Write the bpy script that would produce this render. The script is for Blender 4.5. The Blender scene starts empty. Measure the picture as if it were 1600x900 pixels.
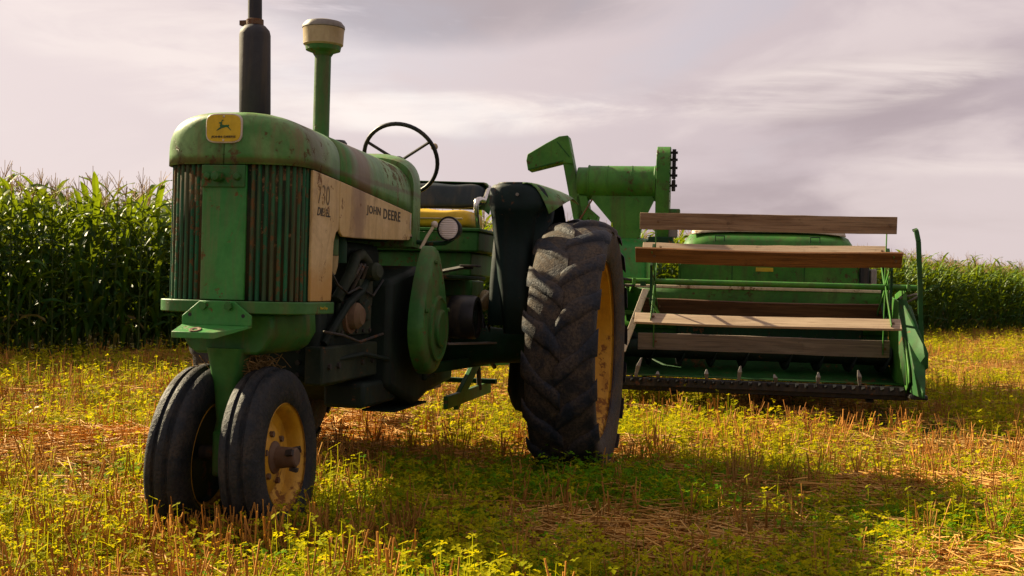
import bpy, math, random
import numpy as np
from mathutils import Vector, Matrix, Euler
R = math.radians
random.seed(7)
rng = np.random.default_rng(11)
scene = bpy.context.scene
COL = scene.collection

# ------------------------------------------------------------------ camera
cam_d = bpy.data.cameras.new('camera')
cam_d.sensor_width = 36.0
cam_d.lens = 42.7
cam_d.clip_end = 2000
cam = bpy.data.objects.new('camera', cam_d)
COL.objects.link(cam)
cam.matrix_world = Matrix.Translation((0, 0, 1.07)) @ Matrix.Rotation(R(90.06), 4, 'X') @ Matrix.Rotation(R(1.5), 4, 'Z')
scene.camera = cam

# ------------------------------------------------------------------ light and sky
SUN_AZ, SUN_EL = 55.0, 32.0          # degrees left of the view direction (+Y), elevation
sun_to = Vector((-math.sin(R(SUN_AZ)) * math.cos(R(SUN_EL)), math.cos(R(SUN_AZ)) * math.cos(R(SUN_EL)), math.sin(R(SUN_EL))))
sl = bpy.data.lights.new('sun', 'SUN')
sl.energy = 5.0
sl.angle = R(0.9)
sl.color = (1.0, 0.83, 0.54)
so = bpy.data.objects.new('sun', sl)
COL.objects.link(so)
so.rotation_euler = (-sun_to).to_track_quat('-Z', 'Y').to_euler()

scene.view_settings.view_transform = 'Standard'
scene.view_settings.look = 'None'
scene.view_settings.exposure = 1.55
scene.view_settings.gamma = 1.0
scene.view_settings.use_curve_mapping = False


class NT:
    """small helper round a node tree"""
    def __init__(s, tree):
        s.t = tree
        s.t.nodes.clear()
    def n(s, typ, ins=None, **props):
        nd = s.t.nodes.new(typ)
        for k, v in props.items():
            setattr(nd, k, v)
        for k, v in (ins or {}).items():
            s.put(nd.inputs[k], v)
        return nd
    def put(s, sock, v):
        if isinstance(v, bpy.types.NodeSocket):
            s.t.links.new(v, sock)
        elif isinstance(v, tuple) and len(v) == 3 and len(getattr(sock, 'default_value', (0, 0, 0))) == 4:
            sock.default_value = (*v, 1)
        else:
            sock.default_value = v
    def math(s, op, a, b=0.0, c=0.0, clamp=False):
        nd = s.n('ShaderNodeMath', operation=op, use_clamp=clamp)
        for i, v in enumerate((a, b, c)):
            s.put(nd.inputs[i], v)
        return nd.outputs[0]
    def vmath(s, op, a, b=(0, 0, 0)):
        nd = s.n('ShaderNodeVectorMath', operation=op)
        s.put(nd.inputs[0], a)
        if op == 'SCALE':
            s.put(nd.inputs['Scale'], b)
        else:
            s.put(nd.inputs[1], b)
        return nd.outputs['Value'] if op in ('DOT_PRODUCT', 'LENGTH', 'DISTANCE') else nd.outputs['Vector']
    def noise(s, vec, scale, detail=5, rough=0.55, dist=0.0):
        return s.n('ShaderNodeTexNoise', {'Vector': vec, 'Scale': scale, 'Detail': detail, 'Roughness': rough, 'Distortion': dist}).outputs['Fac']
    def step(s, v, a, b, lo=0.0, hi=1.0):
        return s.n('ShaderNodeMapRange', {'Value': v, 'From Min': a, 'From Max': b, 'To Min': lo, 'To Max': hi}, interpolation_type='SMOOTHSTEP').outputs['Result']
    def mix(s, f, a, b, mode='MIX'):
        nd = s.n('ShaderNodeMix', data_type='RGBA', blend_type=mode)
        s.put(nd.inputs[0], f); s.put(nd.inputs[6], a); s.put(nd.inputs[7], b)
        return nd.outputs[2]
    def scale(s, vec, sc):
        return s.n('ShaderNodeMapping', {'Vector': vec, 'Scale': sc}).outputs['Vector']


world = bpy.data.worlds.new('World')
scene.world = world
world.use_nodes = True
w = NT(world.node_tree)
dirv = w.n('ShaderNodeTexCoord').outputs['Generated']
sep = w.n('ShaderNodeSeparateXYZ', {'Vector': dirv})
sky = w.n('ShaderNodeTexSky', sky_type='NISHITA', sun_disc=False, sun_elevation=R(SUN_EL), sun_rotation=R(-SUN_AZ), altitude=200, air_density=1.0, dust_density=2.5, ozone_density=1.0)
bg_sky = w.n('ShaderNodeBackground', {'Color': sky.outputs['Color'], 'Strength': 0.05})
# cloud deck: a flat layer seen in perspective, thicker and thinner by noise
zc = w.math('ADD', w.math('MAXIMUM', sep.outputs['Z'], 0.0), 0.10)
flat = w.n('ShaderNodeCombineXYZ', {'X': w.math('DIVIDE', sep.outputs['X'], zc), 'Y': w.math('DIVIDE', sep.outputs['Y'], zc), 'Z': 0.0}).outputs['Vector']
n_big = w.noise(w.n('ShaderNodeMapping', {'Vector': flat, 'Location': (3.1, 1.7, 0), 'Scale': (0.42, 0.42, 1)}).outputs['Vector'], 1.0, 7, 0.55, 0.3)
n_mid = w.noise(w.n('ShaderNodeMapping', {'Vector': dirv, 'Location': (0.6, 2.0, 4.4), 'Scale': (3.4, 3.4, 7.5)}).outputs['Vector'], 1.0, 7, 0.52, 0.5)
n_streak = w.noise(w.n('ShaderNodeMapping', {'Vector': dirv, 'Location': (1.2, 0.3, 7.7), 'Rotation': (0, 0.10, 0), 'Scale': (5.0, 5.0, 30.0)}).outputs['Vector'], 1.0, 7, 0.60, 0.5)
toward = w.vmath('DOT_PRODUCT', dirv, tuple(sun_to))
glow = w.step(toward, 0.05, 1.0)
body = w.mix(glow, (0.52, 0.425, 0.455), (0.86, 0.735, 0.72))
dark = w.mix(glow, (0.40, 0.32, 0.345), (0.58, 0.475, 0.475))
c1 = w.mix(w.math('MULTIPLY', w.step(n_big, 0.46, 0.66), 0.85), body, dark)
c1 = w.mix(w.math('MULTIPLY', w.step(n_mid, 0.47, 0.60), 0.55), c1, (0.86, 0.735, 0.71))
# sunlit breaks in the deck and one heavier bank: azimuth (x/y), elevation, half sizes, tilt
az_ = w.math('DIVIDE', sep.outputs['X'], w.math('MAXIMUM', sep.outputs['Y'], 0.05))
ahead = w.step(sep.outputs['Y'], 0.05, 0.3)
def bank(a0, e0, wa, we, tilt, lo=0.35, hi=0.62):
    da = w.math('SUBTRACT', az_, a0)
    de = w.math('SUBTRACT', w.math('SUBTRACT', sep.outputs['Z'], e0), w.math('MULTIPLY', da, tilt))
    q = w.math('ADD', w.math('POWER', w.math('ABSOLUTE', w.math('DIVIDE', da, wa)), 2.0), w.math('POWER', w.math('ABSOLUTE', w.math('DIVIDE', de, we)), 2.0))
    return w.math('MULTIPLY', w.math('MULTIPLY', w.step(w.math('ADD', q, w.math('MULTIPLY', w.math('SUBTRACT', n_mid, 0.5), 5.0)), 1.5, -0.2), w.step(n_streak, lo, hi)), ahead)
c1 = w.mix(w.math('MULTIPLY', bank(-0.06, 0.235, 0.15, 0.035, 0.0, 0.25, 0.5), 0.8), c1, (0.40, 0.33, 0.345))
for args, amt in (((0.255, 0.166, 0.15, 0.022, 0.10, 0.40, 0.68), 0.85), ((-0.03, 0.143, 0.14, 0.016, 0.03, 0.40, 0.68), 0.75), ((-0.30, 0.19, 0.16, 0.05, -0.2), 0.45), ((0.42, 0.105, 0.16, 0.014, 0.0), 0.5)):
    c1 = w.mix(w.math('MULTIPLY', bank(*args), amt), c1, (1.08, 0.95, 0.87))
bg_cl = w.n('ShaderNodeBackground', {'Color': c1, 'Strength': 0.355})
cover = w.step(n_mid, 0.30, 0.46, 0.80, 0.97)
mixw = w.n('ShaderNodeMixShader', {0: cover, 1: bg_sky.outputs[0], 2: bg_cl.outputs[0]})
w.n('ShaderNodeOutputWorld', {'Surface': mixw.outputs[0]})

# ------------------------------------------------------------------ materials
MATS = {}
def new_mat(name):
    m = bpy.data.materials.new(name)
    m.use_nodes = True
    MATS[name] = m
    return m, NT(m.node_tree)

def finish(t, color, rough, metal=0.0, bump=None, bstr=0.3, bdist=0.01, spec=0.5, coat=0.0):
    ins = {'Base Color': color, 'Roughness': rough, 'Metallic': metal, 'Specular IOR Level': spec, 'Coat Weight': coat}
    if bump is not None:
        ins['Normal'] = t.n('ShaderNodeBump', {'Height': bump, 'Strength': bstr, 'Distance': bdist}).outputs[0]
    p = t.n('ShaderNodeBsdfPrincipled', ins)
    t.n('ShaderNodeOutputMaterial', {'Surface': p.outputs[0]})

def paint(name, base, fade, rust_col=(0.13, 0.055, 0.022), rust=0.60, dirt=0.5, dirt_col=(0.16, 0.115, 0.06), rough=0.5, stains=(), fades=1.0, spec=0.28, grime=0.35):
    """old tractor paint: faded patches, rust freckles, vertical dirt runs; rust = noise threshold (higher = less)"""
    m, t = new_mat(name)
    oc = t.n('ShaderNodeTexCoord').outputs['Object']
    if name == 'green_rib':       # alike ribs share one mesh: shift the wear from rib to rib
        rnd = t.n('ShaderNodeObjectInfo').outputs['Random']
        oc = t.vmath('ADD', oc, t.n('ShaderNodeCombineXYZ', {'X': t.math('MULTIPLY', rnd, 9.0), 'Y': rnd, 'Z': t.math('MULTIPLY', rnd, 23.0)}).outputs[0])
    n1 = t.noise(oc, 3.2, 6, 0.6, 0.4)
    col = t.mix(t.math('MULTIPLY', t.step(n1, 0.36, 0.66), fades), base, fade)
    n0 = t.noise(oc, 45.0, 3, 0.6)
    col = t.mix(t.step(n0, 0.3, 0.7, 0.0, 0.22), col, tuple(c * 0.55 for c in base))
    n3 = t.noise(t.scale(oc, (16, 16, 1.3)), 1.0, 5, 0.6)
    col = t.mix(t.math('MULTIPLY', t.step(n3, 0.48, 0.72), dirt), col, dirt_col)
    g1 = t.noise(t.scale(oc, (4.5, 4.5, 2.2)), 1.0, 8, 0.68, 1.5)
    col = t.mix(t.math('MULTIPLY', t.step(g1, 0.50, 0.66), grime), col, tuple(0.45 * a + 0.35 * b for a, b in zip(dirt_col, base)))
    X = t.n('ShaderNodeSeparateXYZ', {'Vector': oc}).outputs
    for (axis, c0, wd, amt, scol) in stains:
        dd = t.math('ABSOLUTE', t.math('SUBTRACT', X[axis], c0))
        wob = t.math('ADD', dd, t.math('MULTIPLY', t.math('SUBTRACT', t.noise(oc, 9.0, 4, 0.6), 0.5), wd * 1.2))
        col = t.mix(t.math('MULTIPLY', t.step(wob, wd, wd * 0.25), amt), col, scol)
    n2 = t.noise(oc, 21.0, 9, 0.68)
    n2b = t.noise(oc, 2.3, 3, 0.5)
    rmask = t.step(t.math('ADD', n2, t.math('MULTIPLY', t.math('SUBTRACT', n2b, 0.5), 0.75)), rust + 0.02, rust + 0.10)
    col = t.mix(t.math('MULTIPLY', rmask, 0.85), col, rust_col)
    rg = t.step(rmask, 0, 1, rough, 0.9)
    rg = t.math('ADD', rg, t.math('MULTIPLY', t.math('SUBTRACT', n3, 0.5), 0.35))
    hgt = t.math('ADD', t.math('MULTIPLY', n0, 0.25), t.math('MULTIPLY', rmask, -0.6))
    big = t.noise(oc, 5.0, 2, 0.5)
    hgt = t.math('ADD', hgt, t.math('MULTIPLY', big, 2.0))
    finish(t, col, rg, 0.0, hgt, 0.45, 0.006, spec)
    return m

BROWN = (0.145, 0.085, 0.050)
paint('green_hood', (0.052, 0.175, 0.034), (0.175, 0.300, 0.100), rust=0.58, rust_col=(0.095, 0.045, 0.020), dirt=0.8, rough=0.48, grime=0.9, dirt_col=(0.150, 0.105, 0.045),
      stains=((0, -0.70, 0.17, 0.85, BROWN), (0, -0.12, 0.16, 0.7, (0.090, 0.066, 0.028)), (2, 1.560, 0.018, 0.6, (0.10, 0.065, 0.03))))
paint('green', (0.018, 0.105, 0.016), (0.050, 0.170, 0.034), rust=0.585, dirt=0.6, rough=0.5, grime=0.65, dirt_col=(0.12, 0.085, 0.035))
paint('green_bright', (0.020, 0.175, 0.026), (0.055, 0.240, 0.050), rust=0.60, dirt=0.5, rough=0.48, grime=0.5)
paint('green_combine', (0.022, 0.125, 0.008), (0.052, 0.180, 0.016), rust=0.615, rust_col=(0.060, 0.032, 0.014), dirt=0.55, rough=0.52, dirt_col=(0.065, 0.060, 0.018), grime=0.6)
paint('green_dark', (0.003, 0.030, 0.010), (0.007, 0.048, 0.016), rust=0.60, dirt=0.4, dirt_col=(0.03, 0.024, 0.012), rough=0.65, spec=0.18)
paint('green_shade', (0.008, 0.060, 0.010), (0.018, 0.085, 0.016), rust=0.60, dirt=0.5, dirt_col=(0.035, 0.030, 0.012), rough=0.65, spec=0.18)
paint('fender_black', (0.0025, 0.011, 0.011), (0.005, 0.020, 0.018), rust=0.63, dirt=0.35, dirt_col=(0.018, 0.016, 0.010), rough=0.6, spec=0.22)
paint('screen_dirt', (0.008, 0.018, 0.009), (0.040, 0.030, 0.012), rust=0.57, dirt=0.7, dirt_col=(0.10, 0.058, 0.022), rust_col=(0.15, 0.085, 0.035), rough=0.9, spec=0.1)
paint('green_rib', (0.005, 0.075, 0.028), (0.014, 0.115, 0.040), rust=0.53, dirt=0.75, dirt_col=(0.085, 0.048, 0.018), rust_col=(0.12, 0.058, 0.020), rough=0.6, grime=0.75)
paint('grease_and_shade', (0.004, 0.010, 0.007), (0.009, 0.022, 0.013), rust=0.64, dirt=0.3, dirt_col=(0.018, 0.014, 0.010), rough=0.7, spec=0.25)  # greasy black; on auger and wheel discs it stands in for shade
paint('grimy_iron', (0.012, 0.022, 0.013), (0.042, 0.050, 0.028), rust=0.58, dirt=0.4, dirt_col=(0.05, 0.036, 0.018), rough=0.7, spec=0.2)
paint('cast_iron', (0.028, 0.026, 0.024), (0.05, 0.042, 0.035), rust=0.52, dirt=0.4, rough=0.7)
paint('yellow_panel', (0.50, 0.345, 0.135), (0.60, 0.44, 0.22), rust=0.61, dirt=0.3, dirt_col=(0.30, 0.18, 0.075), rough=0.5, grime=0.7,
      stains=((0, -0.64, 0.15, 0.72, (0.21, 0.125, 0.075)), (2, 0.98, 0.20, 0.75, (0.42, 0.22, 0.045))))
paint('yellow_rim', (0.50, 0.250, 0.012), (0.56, 0.31, 0.030), rust=0.60, dirt=0.6, rust_col=(0.16, 0.06, 0.02), dirt_col=(0.27, 0.12, 0.015), rough=0.5)
paint('yellow_vinyl', (0.56, 0.35, 0.015), (0.62, 0.40, 0.03), rust=0.72, dirt=0.25, dirt_col=(0.3, 0.17, 0.02), rough=0.42)
paint('black_vinyl', (0.010, 0.020, 0.026), (0.022, 0.034, 0.040), rust=0.74, dirt=0.2, rough=0.42)
paint('black_metal', (0.008, 0.009, 0.011), (0.016, 0.016, 0.017), rust=0.64, dirt=0.25, rough=0.45)
paint('muffler_black', (0.022, 0.023, 0.027), (0.035, 0.035, 0.038), rust=0.62, dirt=0.25, rust_col=(0.07, 0.035, 0.02), rough=0.62)
paint('rust_metal', (0.11, 0.062, 0.035), (0.17, 0.11, 0.065), rust=0.5, dirt=0.5, rough=0.8)
paint('grey_metal', (0.17, 0.155, 0.135), (0.24, 0.215, 0.18), rust=0.60, dirt=0.5, rough=0.55)
paint('tan_cap', (0.36, 0.27, 0.13), (0.44, 0.35, 0.20), rust=0.64, dirt=0.5, dirt_col=(0.22, 0.15, 0.06), rough=0.5)
paint('cream_rail', (0.50, 0.43, 0.28), (0.58, 0.50, 0.36), rust=0.60, dirt=0.5, rough=0.6)
paint('sheet_roof', (0.40, 0.33, 0.22), (0.46, 0.40, 0.30), rust=0.60, dirt=0.5, rough=0.55)
paint('emblem_yellow', (0.56, 0.37, 0.008), (0.60, 0.42, 0.02), rust=0.74, dirt=0.2, dirt_col=(0.3, 0.19, 0.02), rough=0.4)
paint('silver_edge', (0.55, 0.48, 0.40), (0.62, 0.55, 0.47), rust=0.68, dirt=0.4, rough=0.4)
paint('letter_black', (0.020, 0.020, 0.016), (0.075, 0.060, 0.038), rust=0.545, dirt=0.3, rough=0.6, rust_col=(0.40, 0.28, 0.13))
paint('letter_faded', (0.09, 0.07, 0.036), (0.24, 0.17, 0.08), rust=0.56, rust_col=(0.46, 0.32, 0.15), dirt=0.4, rough=0.6)
paint('letter_yellow', (0.48, 0.33, 0.01), (0.5, 0.36, 0.03), rust=0.7, dirt=0.2, rough=0.6)
paint('deer_green', (0.012, 0.10, 0.025), (0.02, 0.13, 0.03), rust=0.74, dirt=0.1, rough=0.5)

m, t = new_mat('chrome')
finish(t, (0.55, 0.52, 0.48), 0.25, 1.0)
m, t = new_mat('lens')
oc = t.n('ShaderNodeTexCoord').outputs['Object']
finish(t, (0.80, 0.72, 0.69), 0.25, 0.0, None, spec=0.6, coat=0.5)

def rubber(name, base, dust, amt=0.7, streak=(6, 6, 6)):
    m, t = new_mat(name)
    oc = t.n('ShaderNodeTexCoord').outputs['Object']
    n1 = t.noise(oc, 7.0, 8, 0.68, 0.8)
    n2 = t.noise(oc, 75, 5, 0.7)
    n3 = t.noise(oc, 18, 6, 0.65)
    dm = t.math('MULTIPLY', t.step(t.math('ADD', t.math('MULTIPLY', n1, 0.7), t.math('MULTIPLY', n3, 0.3)), 0.42, 0.60), amt)
    col = t.mix(dm, base, dust)
    col = t.mix(t.step(n2, 0.40, 0.65, 0.0, 0.65), col, tuple(c * 0.4 for c in base))
    finish(t, col, t.step(dm, 0, 1, 0.55, 0.85), 0.0, t.math('ADD', n2, t.math('MULTIPLY', n3, 1.5)), 0.8, 0.006, 0.2)
rubber('rubber_front', (0.011, 0.015, 0.019), (0.052, 0.044, 0.034), 0.7)
rubber('rubber_rear', (0.020, 0.020, 0.022), (0.090, 0.066, 0.043), 0.9)
rubber('rubber_lug', (0.014, 0.019, 0.028), (0.080, 0.060, 0.042), 0.8)

def wood(name, c1, c2, c3, axis=1):
    m, t = new_mat(name)
    oc = t.n('ShaderNodeTexCoord').outputs['Object']
    rnd = t.n('ShaderNodeObjectInfo').outputs['Random']
    off = t.vmath('ADD', oc, t.n('ShaderNodeCombineXYZ', {'X': t.math('MULTIPLY', rnd, 7.0), 'Y': t.math('MULTIPLY', rnd, 3.0), 'Z': 0.0}).outputs[0])
    sc = [14, 14, 14]; sc[axis] = 0.9
    g1 = t.noise(t.scale(off, tuple(sc)), 1.0, 8, 0.62, 1.2)
    sc2 = [120, 120, 120]; sc2[axis] = 2.5
    g2 = t.noise(t.scale(off, tuple(sc2)), 1.0, 4, 0.6, 0.3)
    col = t.mix(t.step(g1, 0.38, 0.62), c1, c2)
    col = t.mix(t.step(g2, 0.50, 0.72, 0.0, 0.85), col, c3)
    col = t.mix(t.step(t.noise(oc, 8, 5, 0.7), 0.58, 0.75, 0, 0.6), col, tuple(c * 0.4 for c in c1))
    finish(t, col, 0.8, 0.0, t.math('ADD', g2, g1), 0.6, 0.004, 0.25)
wood('wood_brown', (0.160, 0.098, 0.054), (0.25, 0.17, 0.100), (0.070, 0.040, 0.022))
wood('wood_orange', (0.120, 0.050, 0.014), (0.19, 0.085, 0.026), (0.055, 0.024, 0.009))
wood('wood_dark', (0.070, 0.034, 0.016), (0.12, 0.060, 0.028), (0.036, 0.018, 0.010))
wood('wood_pale', (0.30, 0.215, 0.140), (0.40, 0.30, 0.20), (0.16, 0.105, 0.065))
wood('wood_grey', (0.130, 0.098, 0.072), (0.19, 0.145, 0.105), (0.065, 0.047, 0.035))

def leafy(name, trans=0.45, rough=0.55, spec=0.3, tcol=(1.0, 0.92, 0.35), tmix=0.35):
    """leaf or straw: the 'tint' attribute carries the plant's own colour"""
    m, t = new_mat(name)
    col = t.n('ShaderNodeAttribute', attribute_name='tint').outputs['Color']
    oc = t.n('ShaderNodeTexCoord').outputs['Object']
    nn = t.noise(oc, 9.0, 3, 0.6)
    col = t.mix(t.step(nn, 0.3, 0.7, 0.0, 0.35), col, t.mix(1.0, col, (0.55, 0.6, 0.5), 'MULTIPLY'))
    p = t.n('ShaderNodeBsdfPrincipled', {'Base Color': col, 'Roughness': rough, 'Specular IOR Level': spec})
    tr = t.n('ShaderNodeBsdfTranslucent', {'Color': t.mix(1.0, t.mix(tmix, col, (0.8, 0.7, 0.2)), tcol, 'MULTIPLY')})
    mx = t.n('ShaderNodeMixShader', {0: trans, 1: p.outputs[0], 2: tr.outputs[0]})
    t.n('ShaderNodeOutputMaterial', {'Surface': mx.outputs[0]})
leafy('corn_leaf', 0.36, 0.50, 0.25, (0.80, 0.90, 0.12), 0.20)
leafy('ground_leaf', 0.50, 0.7, 0.03, (1.0, 0.92, 0.06), 0.38)
leafy('straw', 0.25, 0.6, 0.2, (1.0, 0.66, 0.22))

m, t = new_mat('soil')
oc = t.n('ShaderNodeTexCoord').outputs['Object']
n1 = t.noise(oc, 1.2, 6, 0.6); n2 = t.noise(oc, 14, 7, 0.65); n3 = t.noise(oc, 90, 4, 0.6)
col = t.mix(t.step(n1, 0.35, 0.65), (0.040, 0.032, 0.010), (0.080, 0.058, 0.016))
col = t.mix(t.step(n2, 0.45, 0.65, 0, 0.8), col, (0.035, 0.058, 0.008))
col = t.mix(t.step(n3, 0.5, 0.75, 0, 0.6), col, (0.22, 0.145, 0.055))
finish(t, col, 0.95, 0.0, t.math('ADD', n2, n3), 0.8, 0.03, 0.1)

# ------------------------------------------------------------------ mesh helpers
class MB:
    def __init__(s):
        s.v = []; s.f = []
    def add(s, vs, fs):
        o = len(s.v)
        s.v += [tuple(v) for v in vs]
        s.f += [tuple(i + o for i in f) for f in fs]
        return s
    def box(s, x0, x1, y0, y1, z0, z1):
        vs = [(x, y, z) for x in (x0, x1) for y in (y0, y1) for z in (z0, z1)]
        return s.add(vs, [(0, 1, 3, 2), (4, 6, 7, 5), (0, 4, 5, 1), (2, 3, 7, 6), (0, 2, 6, 4), (1, 5, 7, 3)])
    def bar(s, p0, p1, wd, th, up=(0, 0, 1)):
        p0, p1 = Vector(p0), Vector(p1)
        d = (p1 - p0).normalized(); u = Vector(up)
        a = d.cross(u)
        if a.length < 1e-4: a = d.cross(Vector((1, 0, 0)))
        a.normalize(); b = a.cross(d)
        a *= wd / 2; b *= th / 2
        vs = [p + i * a + j * b for p in (p0, p1) for i, j in ((-1, -1), (1, -1), (1, 1), (-1, 1))]
        return s.add(vs, [(0, 3, 2, 1), (4, 5, 6, 7), (0, 1, 5, 4), (1, 2, 6, 5), (2, 3, 7, 6), (3, 0, 4, 7)])
    def prism(s, poly, axis, a0, a1):
        """poly 2D points in the two remaining axes (in xyz order), extruded along axis"""
        def mk(p, a):
            q = list(p); q.insert(axis, a); return q
        n = len(poly)
        vs = [mk(p, a0) for p in poly] + [mk(p, a1) for p in poly]
        fs = [tuple(range(n))[::-1], tuple(range(n, 2 * n))]
        fs += [(i, (i + 1) % n, n + (i + 1) % n, n + i) for i in range(n)]
        return s.add(vs, fs)
    def loft(s, rows, close_u=False, cap=False):
        n = len(rows[0]); vs = [p for r in rows for p in r]; fs = []
        for i in range(len(rows) - 1):
            for j in range(n if close_u else n - 1):
                k = (j + 1) % n
                fs.append((i * n + j, i * n + k, (i + 1) * n + k, (i + 1) * n + j))
        if cap:
            fs.append(tuple(range(n))[::-1]); fs.append(tuple(range((len(rows) - 1) * n, len(rows) * n)))
        return s.add(vs, fs)
    def tube(s, pts, r, n=10, cap=True, closed=False):
        pts = [Vector(p) for p in pts]; m = len(pts)
        rs = r if isinstance(r, (list, tuple)) else [r] * m
        rows = []; ref = None
        for i, p in enumerate(pts):
            if closed: d = pts[(i + 1) % m] - pts[i - 1]
            else: d = pts[min(i + 1, m - 1)] - pts[max(i - 1, 0)]
            d.normalize()
            if ref is None:
                ref = d.orthogonal().normalized()
            ref = (ref - d * ref.dot(d)).normalized()
            b = d.cross(ref)
            rows.append([p + rs[i] * (math.cos(2 * math.pi * k / n) * ref + math.sin(2 * math.pi * k / n) * b) for k in range(n)])
        if closed: rows.append(rows[0]); return s.loft(rows, True)
        return s.loft(rows, True, cap)
    def lathe(s, prof, o=(0, 0, 0), ax=(0, 0, 1), n=32, cap=False):
        """prof: (radius, height along ax)"""
        o = Vector(o); ax = Vector(ax).normalized()
        a = ax.orthogonal().normalized(); b = ax.cross(a)
        rows = [[o + ax * h + r * (math.cos(2 * math.pi * k / n) * a + math.sin(2 * math.pi * k / n) * b) for k in range(n)] for r, h in prof]
        return s.loft(rows, True, cap)
    def ball(s, c, rx, ry=None, rz=None, n=14):
        ry = ry or rx; rz = rz or rx
        rows = []
        for i in range(n // 2 + 1):
            th = math.pi * i / (n // 2)
            rr = max(math.sin(th), 1e-4)
            rows.append([(c[0] + rx * rr * math.cos(2 * math.pi * k / n), c[1] + ry * rr * math.sin(2 * math.pi * k / n), c[2] + rz * math.cos(th)) for k in range(n)])
        return s.loft(rows, True)
    def bolt(s, c, ax, r=0.012, h=0.012):
        return s.lathe([(0.0005, h), (r, h), (r, 0), (0.0005, 0)], c, ax, 6)
    def mesh(s, name, sharp=35):
        me = bpy.data.meshes.new(name)
        me.from_pydata(s.v, [], s.f)
        me.update()
        import bmesh
        bm = bmesh.new(); bm.from_mesh(me)
        bmesh.ops.remove_doubles(bm, verts=bm.verts, dist=1e-5)
        bmesh.ops.recalc_face_normals(bm, faces=bm.faces)
        bm.to_mesh(me); bm.free()
        me.polygons.foreach_set('use_smooth', [True] * len(me.polygons))
        me.set_sharp_from_angle(angle=R(sharp))
        return me
    def build(s, name, mat, parent=None, bevel=0.0, sharp=35, loc=None):
        me = s.mesh(name, sharp)
        me.materials.append(MATS[mat])
        return link(name, me, parent, bevel, loc)

def link(name, me, parent=None, bevel=0.0, loc=None):
    o = bpy.data.objects.new(name, me)
    COL.objects.link(o)
    o.parent = parent
    if loc is not None: o.location = loc
    if bevel:
        b = o.modifiers.new('bevel', 'BEVEL')
        b.width = bevel; b.segments = 2; b.limit_method = 'ANGLE'; b.angle_limit = R(40)
        b.harden_normals = False
    return o

def shell(o, th, off=0.0):
    md = o.modifiers.new('thickness', 'SOLIDIFY')
    md.thickness = th; md.offset = off
    return o

def tag(o, label=None, cat=None, group=None, kind=None):
    for k, v in (('label', label), ('category', cat), ('group', group), ('kind', kind)):
        if v: o[k] = v
    return o

def empty(name, loc, rz=0.0):
    o = bpy.data.objects.new(name, None)
    COL.objects.link(o)
    o.location = loc; o.rotation_euler = (0, 0, rz); o.empty_display_size = 0.2
    return o

def copy_tree(o, parent=None):
    c = o.copy(); COL.objects.link(c); c.parent = parent
    for ch in list(o.children): copy_tree(ch, c)
    return c

def text_mesh(body, size, extrude=0.001, shear=0.0, offset=0.0, spacing=1.0):
    cu = bpy.data.curves.new('lettering', 'FONT')
    cu.body = body; cu.size = size; cu.extrude = extrude; cu.shear = shear; cu.offset = offset * size; cu.space_character = spacing
    cu.resolution_u = 4
    ob = bpy.data.objects.new('lettering', cu)
    COL.objects.link(ob)
    bpy.context.view_layer.update()
    me = bpy.data.meshes.new_from_object(ob.evaluated_get(bpy.context.evaluated_depsgraph_get()))
    bpy.data.objects.remove(ob)
    return me

def put_text(body, size, width, origin, ex, ey, mat, parent, **kw):
    """flat lettering; origin = lower left corner, ex/ey = reading and up directions; stretched to the given width"""
    me = text_mesh(body, size, **kw)
    xs = [v.co.x for v in me.vertices]; ys = [v.co.y for v in me.vertices]
    x0, x1, y0, y1 = min(xs), max(xs), min(ys), max(ys)
    ex, ey = Vector(ex), Vector(ey); ez = ex.cross(ey)
    for v in me.vertices:
        c = v.co.copy()
        v.co = Vector(origin) + ex * ((c.x - x0) / (x1 - x0) * width) + ey * ((c.y - y0) / (y1 - y0) * size) + ez * c.z
    me.materials.clear(); me.materials.append(MATS[mat])
    return link('lettering', me, parent)

def spow(c, e):
    return math.copysign(abs(c) ** e, c)

# ------------------------------------------------------------------ ground
def vnoise(x, y, sc, seed=0):
    """smooth value noise in numpy, 0..1"""
    r = np.random.default_rng(seed).random((256, 256))
    x = np.asarray(x) * sc + 100.3; y = np.asarray(y) * sc + 57.1
    xi = np.floor(x).astype(int); yi = np.floor(y).astype(int)
    fx = x - xi; fy = y - yi
    fx = fx * fx * (3 - 2 * fx); fy = fy * fy * (3 - 2 * fy)
    g = lambda a, b: r[a % 256, b % 256]
    return (g(xi, yi) * (1 - fx) + g(xi + 1, yi) * fx) * (1 - fy) + (g(xi, yi + 1) * (1 - fx) + g(xi + 1, yi + 1) * fx) * fy

def fbm(x, y, sc, seed=0):
    return 0.55 * vnoise(x, y, sc, seed) + 0.3 * vnoise(x, y, sc * 2.1, seed + 1) + 0.15 * vnoise(x, y, sc * 4.3, seed + 2)

CORN_A = np.array([-5.15, 15.6]); CORN_D = np.array([0.652, 0.758]); CORN_N = np.array([-0.758, 0.652])   # edge point, along, into the field

def gheight(x, y):
    h = (fbm(x, y, 0.75, 5) - 0.45) * 0.13 + (vnoise(x, y, 3.5, 9) - 0.5) * 0.03
    for cx, cy, r_ in ((-1.149, 5.018, 0.55), (0.398, 7.076, 0.6), (-1.466, 7.47, 0.6)):     # wheels stand on level ground
        h = h * (1 - np.exp(-((x - cx) ** 2 + (y - cy) ** 2) / r_ ** 2))
    return h

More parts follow.
